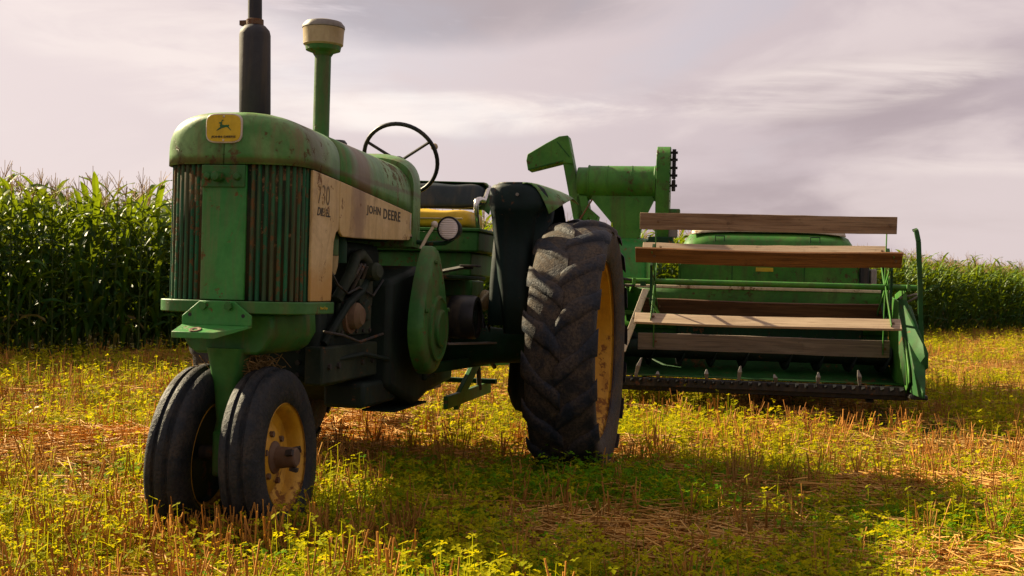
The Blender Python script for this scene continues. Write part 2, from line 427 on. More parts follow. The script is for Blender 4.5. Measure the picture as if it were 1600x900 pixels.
def build_ground():
    ys = np.concatenate([np.linspace(-30, 2, 12), np.linspace(2.4, 20, 120), np.linspace(21, 60, 40), np.array([80, 120, 200, 350, 600])])
    xs = np.concatenate([np.array([-600, -300, -120, -50]), np.linspace(-25, -8, 20), np.linspace(-7.5, 7.5, 110), np.linspace(8, 30, 24), np.array([60, 130, 300, 600])])
    gx, gy = np.meshgrid(xs, ys)
    gz = gheight(gx, gy)
    rows = [[(gx[i, j], gy[i, j], gz[i, j]) for j in range(len(xs))] for i in range(len(ys))]
    o = MB().loft(rows).build('ground', 'soil', sharp=180)
    tag(o, 'stubble field soil under the tractor and the corn', 'ground', kind='structure')
build_ground()

# ------------------------------------------------------------------ tractor
TR_A = R(12)
tractor = empty('tractor', (-1.149, 5.018, 0.0), -math.pi / 2 - TR_A)      # local x forward, y to its left, z up
tag(tractor, 'old faded green tractor with yellow side panel and narrow front wheels', 'tractor')

HW = 0.31
def hood_w(x):
    if x < -0.10: return HW
    return HW * max(1 - ((x + 0.10) / 0.2255) ** 3.1, 0.0) ** (1 / 3.1)
def hood_top(x):
    base = 1.767 + (x if x < 0 else 0) * 0.02
    return 1.60 + (base - 1.60) * max(1 - (max(x + 0.10, 0) / 0.245) ** 5, 0.0) ** (1 / 5)
def hood_bot(x):
    return 1.545 if x > -0.1 else 1.545 + (x + 0.1) * 0.062
NS = 32
def hood_section(x, grow=0.0, top=0.0):
    w_, t_, b_ = hood_w(x) + grow, hood_top(x) + top, hood_bot(x)
    w_ = max(w_, 0.002)
    out = [(x, -w_, b_)]
    for k in range(NS + 1):
        a = math.pi - math.pi * k / NS
        out.append((x, w_ * spow(math.cos(a), 2 / 3.0), b_ + 0.045 + (t_ - b_ - 0.045) * spow(math.sin(a), 2 / 2.8)))
    out.append((x, w_, b_))
    return out
xs_h = [0.1255, 0.1250, 0.122, 0.115, 0.10, 0.08, 0.055, 0.02, -0.02, -0.06, -0.10, -0.22, -0.376]
hood = MB().loft([hood_section(x) for x in xs_h]).build('hood', 'green_hood', tractor, sharp=50)
shell(hood, 0.006, -1)
hood2 = MB().loft([hood_section(x, 0.0, 0.0) for x in (-0.380, -0.6, -0.8, -1.0, -1.2, -1.35, -1.47)]).build('hood', 'green_hood', tractor, sharp=50)
shell(hood2, 0.006, -1)
MB().lathe([(0.001, 0.045), (0.034, 0.043), (0.045, 0.03), (0.045, 0.0)], (-1.02, 0.06, 1.74), (0, 0, 1), 20).build('fuel_cap', 'black_metal', hood2)
MB().lathe([(0.001, 0.03), (0.024, 0.028), (0.03, 0.0)], (-1.22, 0.03, 1.745), (0, 0, 1), 16).build('filler_cap', 'black_metal', hood2)

# emblem on the nose
EZ, EX = 1.688, 0.1325
def emb_poly(hw, hh, ex=4.2, n=40):
    pts = []
    for k in range(n):
        a = 2 * math.pi * k / n
        pts.append((hw * spow(math.cos(a), 2 / ex), EZ + hh * spow(math.sin(a), 2 / ex)))
    return pts
emblem = MB().prism(emb_poly(0.079, 0.060), 0, 0.119, EX).build('emblem', 'silver_edge', tractor, 0.003)
MB().prism(emb_poly(0.0735, 0.0545), 0, EX - 0.002, EX + 0.002).build('emblem_face', 'emblem_yellow', emblem)
deer = [(-38, -20), (-26, -8), (-17, -2), (-20, 3), (-17, 12), (-20, 15), (-25, 16), (-24, 20), (-17, 23), (-12, 22), (-12, 30), (-5, 34), (3, 33), (-3, 30), (-8, 26), (-8, 20), (-9, 14), (-6, 9),
        (6, 7), (18, 9), (24, 7), (27, 11), (29, 6), (26, 1), (30, -6), (41, -18), (37, -18), (27, -9), (21, -4), (14, -2), (6, -4), (-4, -6), (-10, -7), (-18, -12), (-28, -17)]
MB().prism([(x * 0.00082, EZ + 0.006 + z * 0.00082) for x, z in deer], 0, EX + 0.002, EX + 0.0032).build('leaping_deer', 'deer_green', emblem)
put_text('JOHN DEERE', 0.0105, 0.105, (EX + 0.003, -0.0525, EZ - 0.041), (0, 1, 0), (0, 0, 1), 'letter_black', emblem, offset=0.02)
for z in (EZ + 0.047, EZ - 0.049):
    MB().lathe([(0.0005, 0.003), (0.004, 0.002), (0.005, 0)], (EX + 0.002, 0, z), (1, 0, 0), 10).build('rivet', 'silver_edge', emblem)

# yellow side panels
for sd in (1, -1):
    fr = [(-0.062, 1.541), (-0.062, 0.997), (-0.302, 0.997), (-0.312, 1.05), (-0.315, 1.20), (-0.322, 1.255), (-0.345, 1.295), (-0.378, 1.312), (-0.378, 1.525)]
    y0, y1 = (HW - 0.012, HW + 0.002) if sd > 0 else (-HW - 0.002, -HW + 0.012)
    pf = MB().prism(fr, 1, y0, y1).build('side_panel', 'yellow_panel', tractor, 0.004)
    re = [(-0.383, 1.525), (-0.383, 1.335), (-0.395, 1.300), (-0.43, 1.283), (-0.60, 1.284), (-1.0, 1.295), (-1.43, 1.312), (-1.462, 1.322), (-1.475, 1.345), (-1.475, 1.457)]
    pr = MB().prism(re, 1, y0, y1).build('side_panel', 'yellow_panel', tractor, 0.004)
    ex = (-1, 0, 0) if sd > 0 else (1, 0, 0)
    yt = sd * (HW + 0.0028)
    ox = (lambda a, wd: a if sd > 0 else a - wd)
    put_text('730', 0.082, 0.135, (ox(-0.118, 0.135), yt, 1.407), ex, (0, 0, 1), 'letter_faded', pf, offset=-0.01)
    put_text('DIESEL', 0.036, 0.155, (ox(-0.112, 0.155), yt, 1.357), ex, (0, 0, 1), 'letter_black', pf, shear=0.25, offset=0.02)
    words = [('JOHN', 0.205, -0.745), ('DEERE', 0.275, -0.995)]
    for wd, wl, x0 in words:
        put_text(wd, 0.050, wl, (ox(x0, wl), yt, 1.398), ex, (0, 0, 1), 'letter_black', pr, offset=0.02, spacing=1.15)
    MB().bolt((-1.455, sd * (HW + 0.002), 1.335), (0, sd, 0), 0.010, 0.01).build('latch', 'chrome', pr)
    MB().box(-1.455, -1.440, min(yt, yt + sd * 0.0), max(yt, yt + 0.001 * sd) + 0.0005, 1.37, 1.45).build('decal_strip', 'silver_edge', pr)

# grille: dark screen with vertical ribs either side of the centre post
def plan_pt(k, inset):
    """point and outward normal on the nose plan curve, k = lateral fraction -1..1 measured along the curve"""
    tt = abs(k) * 0.5 * math.pi
    y = (HW - inset) * math.sin(tt) ** (2 / 3.1)
    x = -0.10 + (0.2255 - inset) * max(math.cos(tt), 0) ** (2 / 3.1)
    return Vector((x, math.copysign(y, k), 0))
curve = [plan_pt(-1 + 2 * i / 400, 0.030) for i in range(401)]
rows = [[(p.x, p.y, z) for p in curve[::4]] for z in (0.985, 1.56)]
grille = MB().loft(rows).build('grille', 'screen_dirt', tractor)
shell(grille, 0.01, 1)
# arc length table for even ribs
acc = [0.0]
for a, b in zip(curve, curve[1:]): acc.append(acc[-1] + (b - a).length)
tot = acc[-1]
rib_me = None
half = [0.118 + i * 0.0265 for i in range(40) if 0.118 + i * 0.0265 < tot / 2 - 0.004]
for sd in (-1, 1):
    for d in half:
        s_ = tot / 2 + sd * d
        j = min(range(len(acc)), key=lambda q: abs(acc[q] - s_))
        j = min(max(j, 1), len(curve) - 2)
        p = curve[j]; tg = (curve[j + 1] - curve[j - 1]).normalized(); nr = Vector((tg.y, -tg.x, 0))
        if nr.x < 0 and abs(nr.y) < 0.5: nr = -nr
        if nr.y * sd < 0: nr = -nr
        if rib_me is None:
            mb = MB()
            prof = [(-0.0108, 0.0), (-0.008, 0.012), (-0.003, 0.0165), (0.003, 0.0165), (0.008, 0.012), (0.0108, 0.0)]
            mb.loft([[(b_, a_, z) for a_, b_ in prof] for z in (0.0, 0.548)], True, True)
            rib_me = mb.mesh('rib'); rib_me.materials.append(MATS['green_rib'])
        o = link('rib', rib_me, grille)
        o.location = (p.x, p.y, 0.997)
        o.rotation_euler = (0, 0, math.atan2(nr.y, nr.x))

post = MB().prism([(0.02, -0.096), (0.112, -0.096), (0.118, -0.088), (0.118, 0.088), (0.112, 0.096), (0.02, 0.096)], 2, 0.997, 1.543).build('grille_post', 'green_bright', tractor, 0.003)
plate = MB().box(0.1185, 0.127, -0.094, 0.094, 1.452, 1.541).build('latch_plate', 'green', post, 0.002)
for y in (-0.066, 0.062):
    MB().lathe([(0.0005, 0.012), (0.012, 0.011), (0.017, 0.004), (0.017, 0)], (0.127, y, 1.495), (1, 0, 0), 14).build('bolt', 'green', plate)
MB().lathe([(0.0005, 0.05), (0.016, 0.048), (0.022, 0.035), (0.022, 0)], (0.127, -0.015, 1.492), (1, 0, 0), 18).build('knob', 'green', plate)

def plan_poly(grow, xr):
    pts = [plan_pt(-1 + 2 * i / 48, -grow) for i in range(49)]
    return [(xr, -HW - grow)] + [(p.x, p.y) for p in pts] + [(xr, HW + grow)]
base = MB().prism(plan_poly(0.016, -0.305), 2, 0.944, 0.994).build('base_rail', 'green', tractor, 0.004)
put_text('Row Crop', 0.016, 0.085, (-0.135, HW + 0.0185, 0.960), (-1, 0, 0), (0, 0, 1), 'letter_yellow', base, shear=0.2)

# weight bracket below the grille
brk = MB()
brk.prism([(-0.075, 0.992), (0.075, 0.992), (0.150, 0.935), (0.150, 0.895), (-0.150, 0.895), (-0.150, 0.930)], 0, 0.143, 0.155)
brk.add([(0.143, -0.150, 0.899), (0.143, 0.150, 0.899), (0.240, 0.03, 0.868), (0.240, -0.150, 0.868), (0.143, -0.150, 0.887), (0.143, 0.150, 0.887), (0.240, 0.03, 0.842), (0.240, -0.150, 0.842)],
        [(0, 1, 2, 3), (4, 7, 6, 5), (0, 3, 7, 4), (3, 2, 6, 7), (2, 1, 5, 6), (1, 0, 4, 5)])
bracket = brk.build('bracket', 'green_bright', tractor, 0.003)
for y in (-0.055, 0.055):
    MB().bolt((0.155, y, 0.973), (1, 0, 0), 0.017, 0.018).build('bolt', 'green', bracket)
for y in (-0.115, 0.115):
    MB().lathe([(0.0005, 0.0006), (0.008, 0.0006), (0.008, 0)], (0.155, y, 0.935), (1, 0, 0), 12).build('bolt_hole', 'black_metal', bracket)
MB().lathe([(0.010, 0.0), (0.016, 0.003), (0.024, 0.003), (0.026, 0.0)], (0.215, -0.06, 0.8775), (0.30, 0, 1), 16).build('washer', 'rust_metal', bracket)

# pedestal, steering column, axle knuckle
mb = MB()
mb.loft([[(x, -w_, z) for x in (0.06, -0.42)] + [(x, w_, z) for x in (-0.42, 0.06)] for w_, z in ((0.20, 0.9435), (0.205, 0.86), (0.17, 0.80), (0.13, 0.775))], True, True)
MBp = mb.build('pedestal', 'green', tractor, 0.012)
col_rows = []
for z, hx, hy, cx in ((0.80, 0.075, 0.082, 0.03), (0.72, 0.060, 0.068, 0.03), (0.60, 0.046, 0.050, 0.025), (0.50, 0.042, 0.044, 0.02), (0.46, 0.048, 0.052, 0.02)):
    col_rows.append([(cx + hx * spow(math.cos(a), 0.6), hy * spow(math.sin(a), 0.6), z) for a in [2 * math.pi * k / 24 for k in range(24)]])
MB().loft(col_rows, True, True).build('steering_column', 'green', tractor)
kn = MB().box(-0.05, 0.085, -0.042, 0.070, 0.275, 0.465).build('axle_knuckle', 'green', tractor, 0.015)
MB().bolt((0.085, 0.015, 0.415), (1, 0, 0), 0.02, 0.015).build('bolt', 'green', kn)
MB().bolt((0.085, 0.015, 0.32), (1, 0, 0), 0.02, 0.015).build('bolt', 'green', kn)
MB().tube([(0, -0.20, 0.362), (0, 0.20, 0.362)], 0.03, 12).build('axle_shaft', 'cast_iron', kn)

def front_wheel(side):
    """wheel about its own centre; outer side towards +y, mirrored by side"""
    s = side
    rim = MB()
    rim.lathe([(0.222, 0.070), (0.226, 0.062), (0.216, 0.058), (0.205, 0.050), (0.198, 0.03), (0.190, 0.0), (0.150, -0.012), (0.125, 0.006), (0.085, 0.018), (0.055, 0.018), (0.02, 0.018), (0.001, 0.018)], (0, 0, 0), (0, s, 0), 48)
    rim.lathe([(0.190, 0.0), (0.198, -0.03), (0.205, -0.05), (0.226, -0.062), (0.222, -0.07)], (0, 0, 0), (0, s, 0), 48)
    wheel = rim.build('front_wheel', 'yellow_rim', tractor, sharp=40)
    ty = MB()
    prof = [(0.222, 0.066), (0.240, 0.076), (0.270, 0.083), (0.300, 0.082), (0.332, 0.079), (0.352, 0.069), (0.3595, 0.060), (0.3630, 0.052), (0.3645, 0.037), (0.360, 0.033), (0.356, 0.030), (0.356, 0.025), (0.361, 0.021), (0.372, 0.014), (0.375, 0.006), (0.375, 0.0)]
    full = prof + [(r, -h) for r, h in prof[::-1][1:]]
    ty.lathe(full, (0, 0, 0), (0, s, 0), 72)
    ty.build('tyre', 'rubber_front', wheel, sharp=25)
    MB().lathe([(0.0005, -0.012), (0.12, -0.014), (0.188, -0.020), (0.197, -0.045)], (0, 0, 0), (0, s, 0), 40).build('grimy_shade_disc', 'grease_and_shade', wheel)  # dark disc: shade inside the wheel put in as colour, with grime
    hub = MB().lathe([(0.070, 0.012), (0.066, 0.024), (0.046, 0.034), (0.042, 0.075), (0.040, 0.112), (0.034, 0.118), (0.0005, 0.119)], (0, 0, 0), (0, s, 0), 28)
    hub.build('hub', 'rust_metal', wheel)
    cl = MB()
    for k in range(3):
        a = 0.5 + k * 2 * math.pi / 3
        cl.bar((0.045 * math.cos(a), s * 0.085, 0.045 * math.sin(a)), (0.054 * math.cos(a), s * 0.116, 0.054 * math.sin(a)), 0.024, 0.016, (0, 1, 0))
    cl.build('hub_clip', 'cast_iron', wheel)
    for k in range(6):
        a = 2 * math.pi * k / 6 + 0.3
        MB().bolt((0.100 * math.cos(a), s * 0.012, 0.100 * math.sin(a)), (0, s, 0), 0.013, 0.016).build('wheel_nut', 'rust_metal', wheel)
    return wheel
fw_l = front_wheel(1); fw_l.location = (-0.02, 0.172, 0.352); fw_l.rotation_euler = (R(3.0), 0, R(1))
fw_r = front_wheel(-1); fw_r.location = (-0.02, -0.140, 0.352); fw_r.rotation_euler = (R(-3.0), 0, R(1))

# rear wheels
RR = 0.765
def rear_wheel(s):
    rim = MB()
    rim.lathe([(0.515, 0.150), (0.528, 0.142), (0.520, 0.130), (0.498, 0.124), (0.490, 0.08), (0.472, 0.03), (0.466, -0.03), (0.490, -0.08), (0.498, -0.124), (0.520, -0.130), (0.528, -0.142), (0.515, -0.150)], (0, 0, 0), (0, s, 0), 64)
    rim.lathe([(0.466, -0.035), (0.44, -0.055), (0.30, -0.085), (0.17, -0.05), (0.12, -0.045), (0.001, -0.045)], (0, 0, 0), (0, s, 0), 64)
    wheel = rim.build('rear_wheel', 'yellow_rim', tractor, sharp=40)
    ty = MB()
    def crown(h):  # carcass radius at lateral offset
        return 0.732 - 0.034 * (abs(h) / 0.18) ** 2.6
    side = [(0.510, 0.142), (0.525, 0.156), (0.56, 0.172), (0.62, 0.186), (0.66, 0.190), (0.685, 0.186)]
    top = [(crown(h), h) for h in (0.178, 0.14, 0.09, 0.045, 0.0)]
    prof = side + top
    full = prof + [(r, -h) for r, h in prof[::-1][1:]]
    ty.lathe(full, (0, 0, 0), (0, s, 0), 96)
    ty_o = ty.build('tyre', 'rubber_rear', wheel, sharp=40)
    lg = MB()
    NL = 17
    rr_ = random.Random(3)
    for sd in (-1, 1):
        for k in range(NL):
            a0 = 2 * math.pi * (k + (0.5 if sd > 0 else 0)) / NL + rr_.uniform(-0.01, 0.01)
            rows = []
            for i in range(8):
                u = i / 7
                h = sd * (-0.015 + 0.220 * u)
                da = (0.27 * u ** 0.85) + 0.014 * math.sin(6 * u + k * 1.3)
                wa = (0.033 + 0.014 * u + 0.006 * math.sin(5 * u + k * 1.7) + rr_.uniform(-0.003, 0.003)) / 0.73
                ah = abs(h)
                rb = crown(ah) if ah < 0.178 else 0.699 - (ah - 0.178) * 0.7
                tp = rb + (0.020 - 0.003 * u) + 0.004 * math.sin(k * 2.1 + u * 4) + rr_.uniform(-0.002, 0.002)
                if u > 0.95: tp = rb + 0.012
                if u < 0.03: tp = rb + 0.015
                sec = []
                for (f, rad) in ((-1.25, rb - 0.006), (-0.98, rb + (tp - rb) * 0.55), (-0.72, rb + (tp - rb) * 0.90), (-0.3, tp), (0.3, tp), (0.72, rb + (tp - rb) * 0.90), (0.98, rb + (tp - rb) * 0.55), (1.25, rb - 0.006)):
                    an = a0 + da + f * wa * 1.25
                    sec.append((rad * math.cos(an), s * h, rad * math.sin(an)))
                rows.append(sec)
            lg.loft(rows, True, True)
    lg.build('tread_lugs', 'rubber_lug', wheel, sharp=75)
    MB().lathe([(0.11, -0.05), (0.11, 0.0), (0.075, 0.02), (0.05, 0.025), (0.05, 0.09), (0.045, 0.096), (0.0005, 0.096)], (0, 0, 0), (0, s, 0), 28).build('hub', 'rust_metal', wheel)
    for k in range(8):
        a = 2 * math.pi * k / 8
        MB().bolt((0.36 * math.cos(a), s * -0.074, 0.36 * math.sin(a)), (0, s, 0), 0.02, 0.025).build('wheel_bolt', 'rust_metal', wheel)
    return wheel
rw_l = rear_wheel(1); rw_l.location = (-2.335, 1.085, RR - 0.03)
rw_r = rear_wheel(-1); rw_r.location = (-2.335, -0.82, RR - 0.03); rw_r.rotation_euler = (0, 0.1, 0)

# muffler and intake stack
muf = MB().lathe([(0.030, -0.03), (0.030, 0.0), (0.060, 0.012), (0.066, 0.025), (0.066, 0.36), (0.062, 0.378), (0.045, 0.398), (0.033, 0.402)], (0, 0, 0), (0, 0, 1), 36).build('muffler', 'muffler_black', tractor, sharp=50)
muf.location = (-0.165, 0.0, 1.765); muf.rotation_euler = (R(1.6), 0, 0)
MB().lathe([(0.030, 0.39), (0.030, 0.46), (0.029, 0.80), (0.026, 0.80)], (0, 0, 0), (0, 0, 1), 24).build('exhaust_pipe', 'muffler_black', muf)
cl = MB().lathe([(0.033, 0.40), (0.037, 0.402), (0.037, 0.425), (0.033, 0.427)], (0, 0, 0), (0, 0, 1), 24)
cl.box(-0.012, 0.012, -0.066, -0.03, 0.404, 0.424)
cl.build('pipe_clamp', 'rust_metal', muf)
stk = MB().lathe([(0.055, 0.0), (0.052, 0.014), (0.040, 0.018), (0.040, 0.46), (0.050, 0.462)], (-0.94, 0, 1.742), (0, 0, 1), 28).build('intake_stack', 'green', tractor, sharp=50)
MB().lathe([(0.042, 2.185), (0.052, 2.20), (0.084, 2.212), (0.088, 2.232), (0.084, 2.236)], (-0.94, 0, 0), (0, 0, 1), 36).build('cap_base', 'green', stk)
MB().lathe([(0.084, 2.230), (0.097, 2.240), (0.100, 2.30), (0.102, 2.315), (0.099, 2.318)], (-0.94, 0, 0), (0, 0, 1), 36).build('precleaner_bowl', 'tan_cap', stk)
MB().lathe([(0.099, 2.316), (0.104, 2.320), (0.103, 2.332), (0.088, 2.350), (0.05, 2.360), (0.0005, 2.362)], (-0.94, 0, 0), (0, 0, 1), 36).build('cap_lid', 'grey_metal', stk)

# cowl (instrument housing) behind the hood
cw = []
for x, w_, tp in ((-1.478, 0.318, 1.752), (-1.52, 0.316, 1.768), (-1.60, 0.305, 1.785), (-1.72, 0.285, 1.790), (-1.80, 0.262, 1.775), (-1.845, 0.235, 1.745), (-1.86, 0.20, 1.70)):
    sec = [(x, -w_, 1.28)]
    for k in range(25):
        a = math.pi - math.pi * k / 24
        sec.append((x, w_ * spow(math.cos(a), 0.62), 1.55 + (tp - 1.55) * spow(math.sin(a), 0.62)))
    sec.append((x, w_, 1.28))
    cw.append(sec)
cowl = MB().loft(cw, False, True).build('cowl', 'green_hood', tractor, sharp=50)

# steering wheel
SWC = Vector((-2.16, 0.028, 1.815))
ax = Vector((-0.87, 0.0, 0.49)).normalized()
e1 = Vector((0, 1, 0)); e2 = ax.cross(e1).normalized()
sw = MB().tube([SWC + 0.222 * (math.cos(2 * math.pi * k / 48) * e1 + math.sin(2 * math.pi * k / 48) * e2) for k in range(48)], 0.0125, 10, closed=True).build('steering_wheel', 'black_metal', tractor, sharp=180)
for a in (R(210), R(-30), R(90)):
    MB().tube([SWC - ax * 0.035, SWC + 0.215 * (math.cos(a) * e1 - math.sin(a) * e2 * -1) ], 0.009, 8).build('spoke', 'black_metal', sw)
MB().lathe([(0.001, 0.02), (0.022, 0.018), (0.034, 0.0), (0.034, -0.03), (0.02, -0.04)], SWC - ax * 0.03, ax, 20).build('hub', 'black_metal', sw)
kb = SWC + 0.215 * (math.cos(R(18)) * e1 - math.sin(R(18)) * e2)
MB().ball(kb + ax * 0.03, 0.022, n=12).build('spinner_knob', 'tan_cap', sw)
MB().tube([SWC - ax * 0.06, SWC - ax * 0.5], 0.018, 12).build('steering_shaft', 'black_metal', tractor)

# headlights on arms
def headlight(sd, x, y, z, yaw):
    d = Vector((math.cos(yaw), math.sin(yaw), 0))
    h = MB().lathe([(0.004, -0.085), (0.03, -0.082), (0.05, -0.06), (0.060, -0.02), (0.063, 0.0), (0.066, 0.004), (0.066, 0.014), (0.056, 0.016)], (x, y, z), d, 32).build('headlight', 'black_metal', tractor, sharp=50)
    MB().lathe([(0.057, 0.012), (0.045, 0.0145), (0.02, 0.0155), (0.0005, 0.016)], (x, y, z), d, 32).build('lens', 'lens', h)
    lines = MB()
    sdv = Vector((-d.y, d.x, 0))
    for i in range(-4, 5):
        zz = i * 0.0115
        hw = math.sqrt(max(0.054 ** 2 - zz ** 2, 0))
        fwd = 0.0175 - 0.002 * (abs(zz) / 0.054) ** 2
        pts = [Vector((x, y, z + zz)) + sdv * (hw * q) + d * (fwd - 0.003 * (q * hw / 0.054) ** 2) for q in (-1, -0.6, -0.2, 0.2, 0.6, 1)]
        lines.tube(pts, 0.0026, 5)
    lines.build('lens_ribs', 'lens', h, sharp=180)
    MB().tube([Vector((x, y, z)) - d * 0.05 + Vector((0, 0, -0.05)), (x - 0.03, y - 0.03 * sd, z - 0.075), (x - 0.03, y - 0.12 * sd, z - 0.08), (x - 0.02, sd * 0.30, z - 0.072)], 0.013, 8).build('arm', 'green_dark', h)
headlight(1, -1.58, 0.490, 1.383, R(-8))
headlight(-1, -1.58, -0.490, 1.383, R(8))
MB().tube([(-1.53, 0.42, 1.398), (-1.51, 0.39, 1.34), (-1.49, 0.36, 1.27)], 0.009, 8).build('throttle_rod', 'cream_rail', tractor)
MB().ball((-1.532, 0.421, 1.402), 0.019, n=12).build('throttle_knob', 'silver_edge', tractor)

# engine, frame and transmission
def block(name, mat, *boxes, bevel=0.02, parent=tractor):
    mb = MB()
    for b in boxes: mb.box(*b)
    return mb.build(name, mat, parent, bevel)
block('frame_rail', 'grimy_iron', (-1.30, -0.42, 0.15, 0.235, 0.62, 0.79), bevel=0.01)
block('frame_rail', 'grimy_iron', (-1.30, -0.42, -0.235, -0.15, 0.62, 0.79), bevel=0.01)
block('radiator', 'grease_and_shade', (-0.30, -0.04, -0.285, 0.285, 0.99, 1.55), bevel=0.005)
block('cylinder_block', 'grease_and_shade', (-1.18, -0.62, -0.20, 0.20, 0.60, 1.02), bevel=0.03)
block('cylinder_head', 'grease_and_shade', (-0.618, -0.48, -0.19, 0.19, 0.62, 0.98), bevel=0.03)
block('starting_engine', 'grease_and_shade', (-1.32, -0.80, -0.18, 0.20, 1.022, 1.28), bevel=0.04)
block('fuel_tank', 'green_dark', (-1.40, -0.36, -0.24, 0.24, 1.30, 1.50), bevel=0.03)
mc = MB()
mc.loft([[(x, y * w_, z0 if q else z1) for (y, q) in ((-1, 1), (1, 1), (1, 0), (-1, 0))] for x, w_, z0, z1 in ((-1.185, 0.30, 0.56, 1.10), (-1.60, 0.33, 0.44, 1.18), (-1.95, 0.30, 0.48, 1.12), (-2.60, 0.26, 0.50, 1.05))], True, True)
mc.build('main_case', 'grease_and_shade', tractor, 0.03)
block('crankcase_pan', 'grease_and_shade', (-1.42, -0.90, 0.06, 0.27, 0.475, 0.598), bevel=0.02)
block('drip_pan', 'grease_and_shade', (-1.95, -1.36, 0.10, 0.285, 0.415, 0.428), bevel=0.008)
f1 = MB().lathe([(0.001, 0.10), (0.035, 0.098), (0.042, 0.08), (0.042, 0.0), (0.001, 0.0)], (-0.47, 0.235, 1.20), (0, 0, 1), 20).build('fuel_filter', 'green', tractor)
MB().lathe([(0.043, -0.002), (0.04, -0.05), (0.030, -0.085), (0.001, -0.088)], (-0.47, 0.235, 1.20), (0, 0, 1), 20).build('filter_bowl', 'tan_cap', f1)
MB().lathe([(0.001, 0.12), (0.038, 0.118), (0.045, 0.09), (0.045, 0.0), (0.001, 0.0)], (-0.60, 0.225, 1.17), (0, 0, 1), 20).build('fuel_filter', 'green_dark', tractor)
MB().tube([(-0.62, 0.22, 1.0), (-0.70, 0.255, 1.12), (-0.78, 0.25, 1.20), (-0.90, 0.235, 1.22), (-1.05, 0.22, 1.18)], 0.027, 12).build('exhaust_elbow', 'grimy_iron', tractor)
MB().tube([(-0.52, 0.20, 0.80), (-0.70, 0.245, 0.98), (-0.86, 0.255, 1.04), (-1.0, 0.245, 1.12), (-1.15, 0.22, 1.14)], 0.020, 10).build('coolant_hose', 'grease_and_shade', tractor)
pump = MB().lathe([(0.001, 0.06), (0.05, 0.058), (0.065, 0.03), (0.065, 0.0), (0.001, 0)], (-0.95, 0.205, 0.95), (0, 1, 0), 20)
pump.box(-1.05, -0.86, 0.203, 0.25, 0.98, 1.10)
pump.build('injection_pump', 'grimy_iron', tractor, 0.004)
MB().tube([(-0.55, 0.21, 0.72), (-0.9, 0.262, 0.74), (-1.2, 0.29, 0.70)], 0.012, 8).build('oil_line', 'grease_and_shade', tractor)
for q in range(4):
    MB().tube([(-0.62 - 0.1 * q, 0.215, 1.03), (-0.68 - 0.08 * q, 0.262, 1.10 + 0.02 * q), (-0.80 - 0.05 * q, 0.255, 1.17), (-0.95, 0.235, 1.13)], 0.008, 6).build('fuel_line', 'cast_iron', tractor)

side_cover = block('side_cover', 'grimy_iron', (-1.12, -0.66, 0.2005, 0.222, 0.83, 1.00), bevel=0.006)
for q in range(5):
    for z in (0.85, 0.98):
        MB().bolt((-1.09 + q * 0.10, 0.222, z), (0, 1, 0), 0.010, 0.009).build('bolt', 'cast_iron', side_cover)
MB().lathe([(0.001, 0.075), (0.04, 0.073), (0.062, 0.05), (0.066, 0.02), (0.085, 0.018), (0.085, 0.0)], (-0.78, 0.222, 0.925), (0, 1, 0), 24).build('governor_housing', 'rust_metal', tractor)
MB().lathe([(0.001, 0.11), (0.03, 0.108), (0.045, 0.09), (0.045, 0.0), (0.001, 0.0)], (-0.98, 0.215, 1.13), (0.3, 1, 0.1), 20).build('starter_motor', 'grimy_iron', tractor)
for q in range(6):
    MB().bolt((-0.475, 0.10 + 0.0 * q, 0.66 + 0.055 * q), (1, 0, 0), 0.012, 0.012).build('head_bolt', 'cast_iron', tractor)
MB().tube([(-0.42, 0.24, 0.86), (-0.60, 0.262, 0.84), (-0.85, 0.258, 0.80), (-1.15, 0.275, 0.83)], 0.007, 6).build('fuel_line', 'cast_iron', tractor, sharp=180)
MB().tube([(-0.40, 0.255, 1.16), (-0.48, 0.275, 1.07), (-0.62, 0.275, 1.03), (-0.80, 0.265, 1.06), (-1.02, 0.262, 1.02), (-1.18, 0.26, 1.10)], 0.006, 6).build('wire', 'black_metal', tractor, sharp=180)
MB().tube([(-0.33, 0.21, 1.24), (-0.42, 0.20, 1.10), (-0.50, 0.17, 0.96)], 0.032, 12).build('radiator_hose', 'grease_and_shade', tractor, sharp=180)
rail_bolts = [(-0.50, 0.70), (-0.62, 0.70), (-0.95, 0.70), (-1.10, 0.70), (-1.22, 0.70)]
for x, z in rail_bolts:
    MB().bolt((x, 0.235, z), (0, 1, 0), 0.015, 0.012).build('rail_bolt', 'cast_iron', tractor)
mcc = block('case_cover', 'grimy_iron', (-1.90, -1.72, 0.318, 0.345, 0.56, 0.86), bevel=0.008)
for z in (0.59, 0.71, 0.83):
    for x in (-1.875, -1.745):
        MB().bolt((x, 0.345, z), (0, 1, 0), 0.010, 0.009).build('bolt', 'cast_iron', mcc)

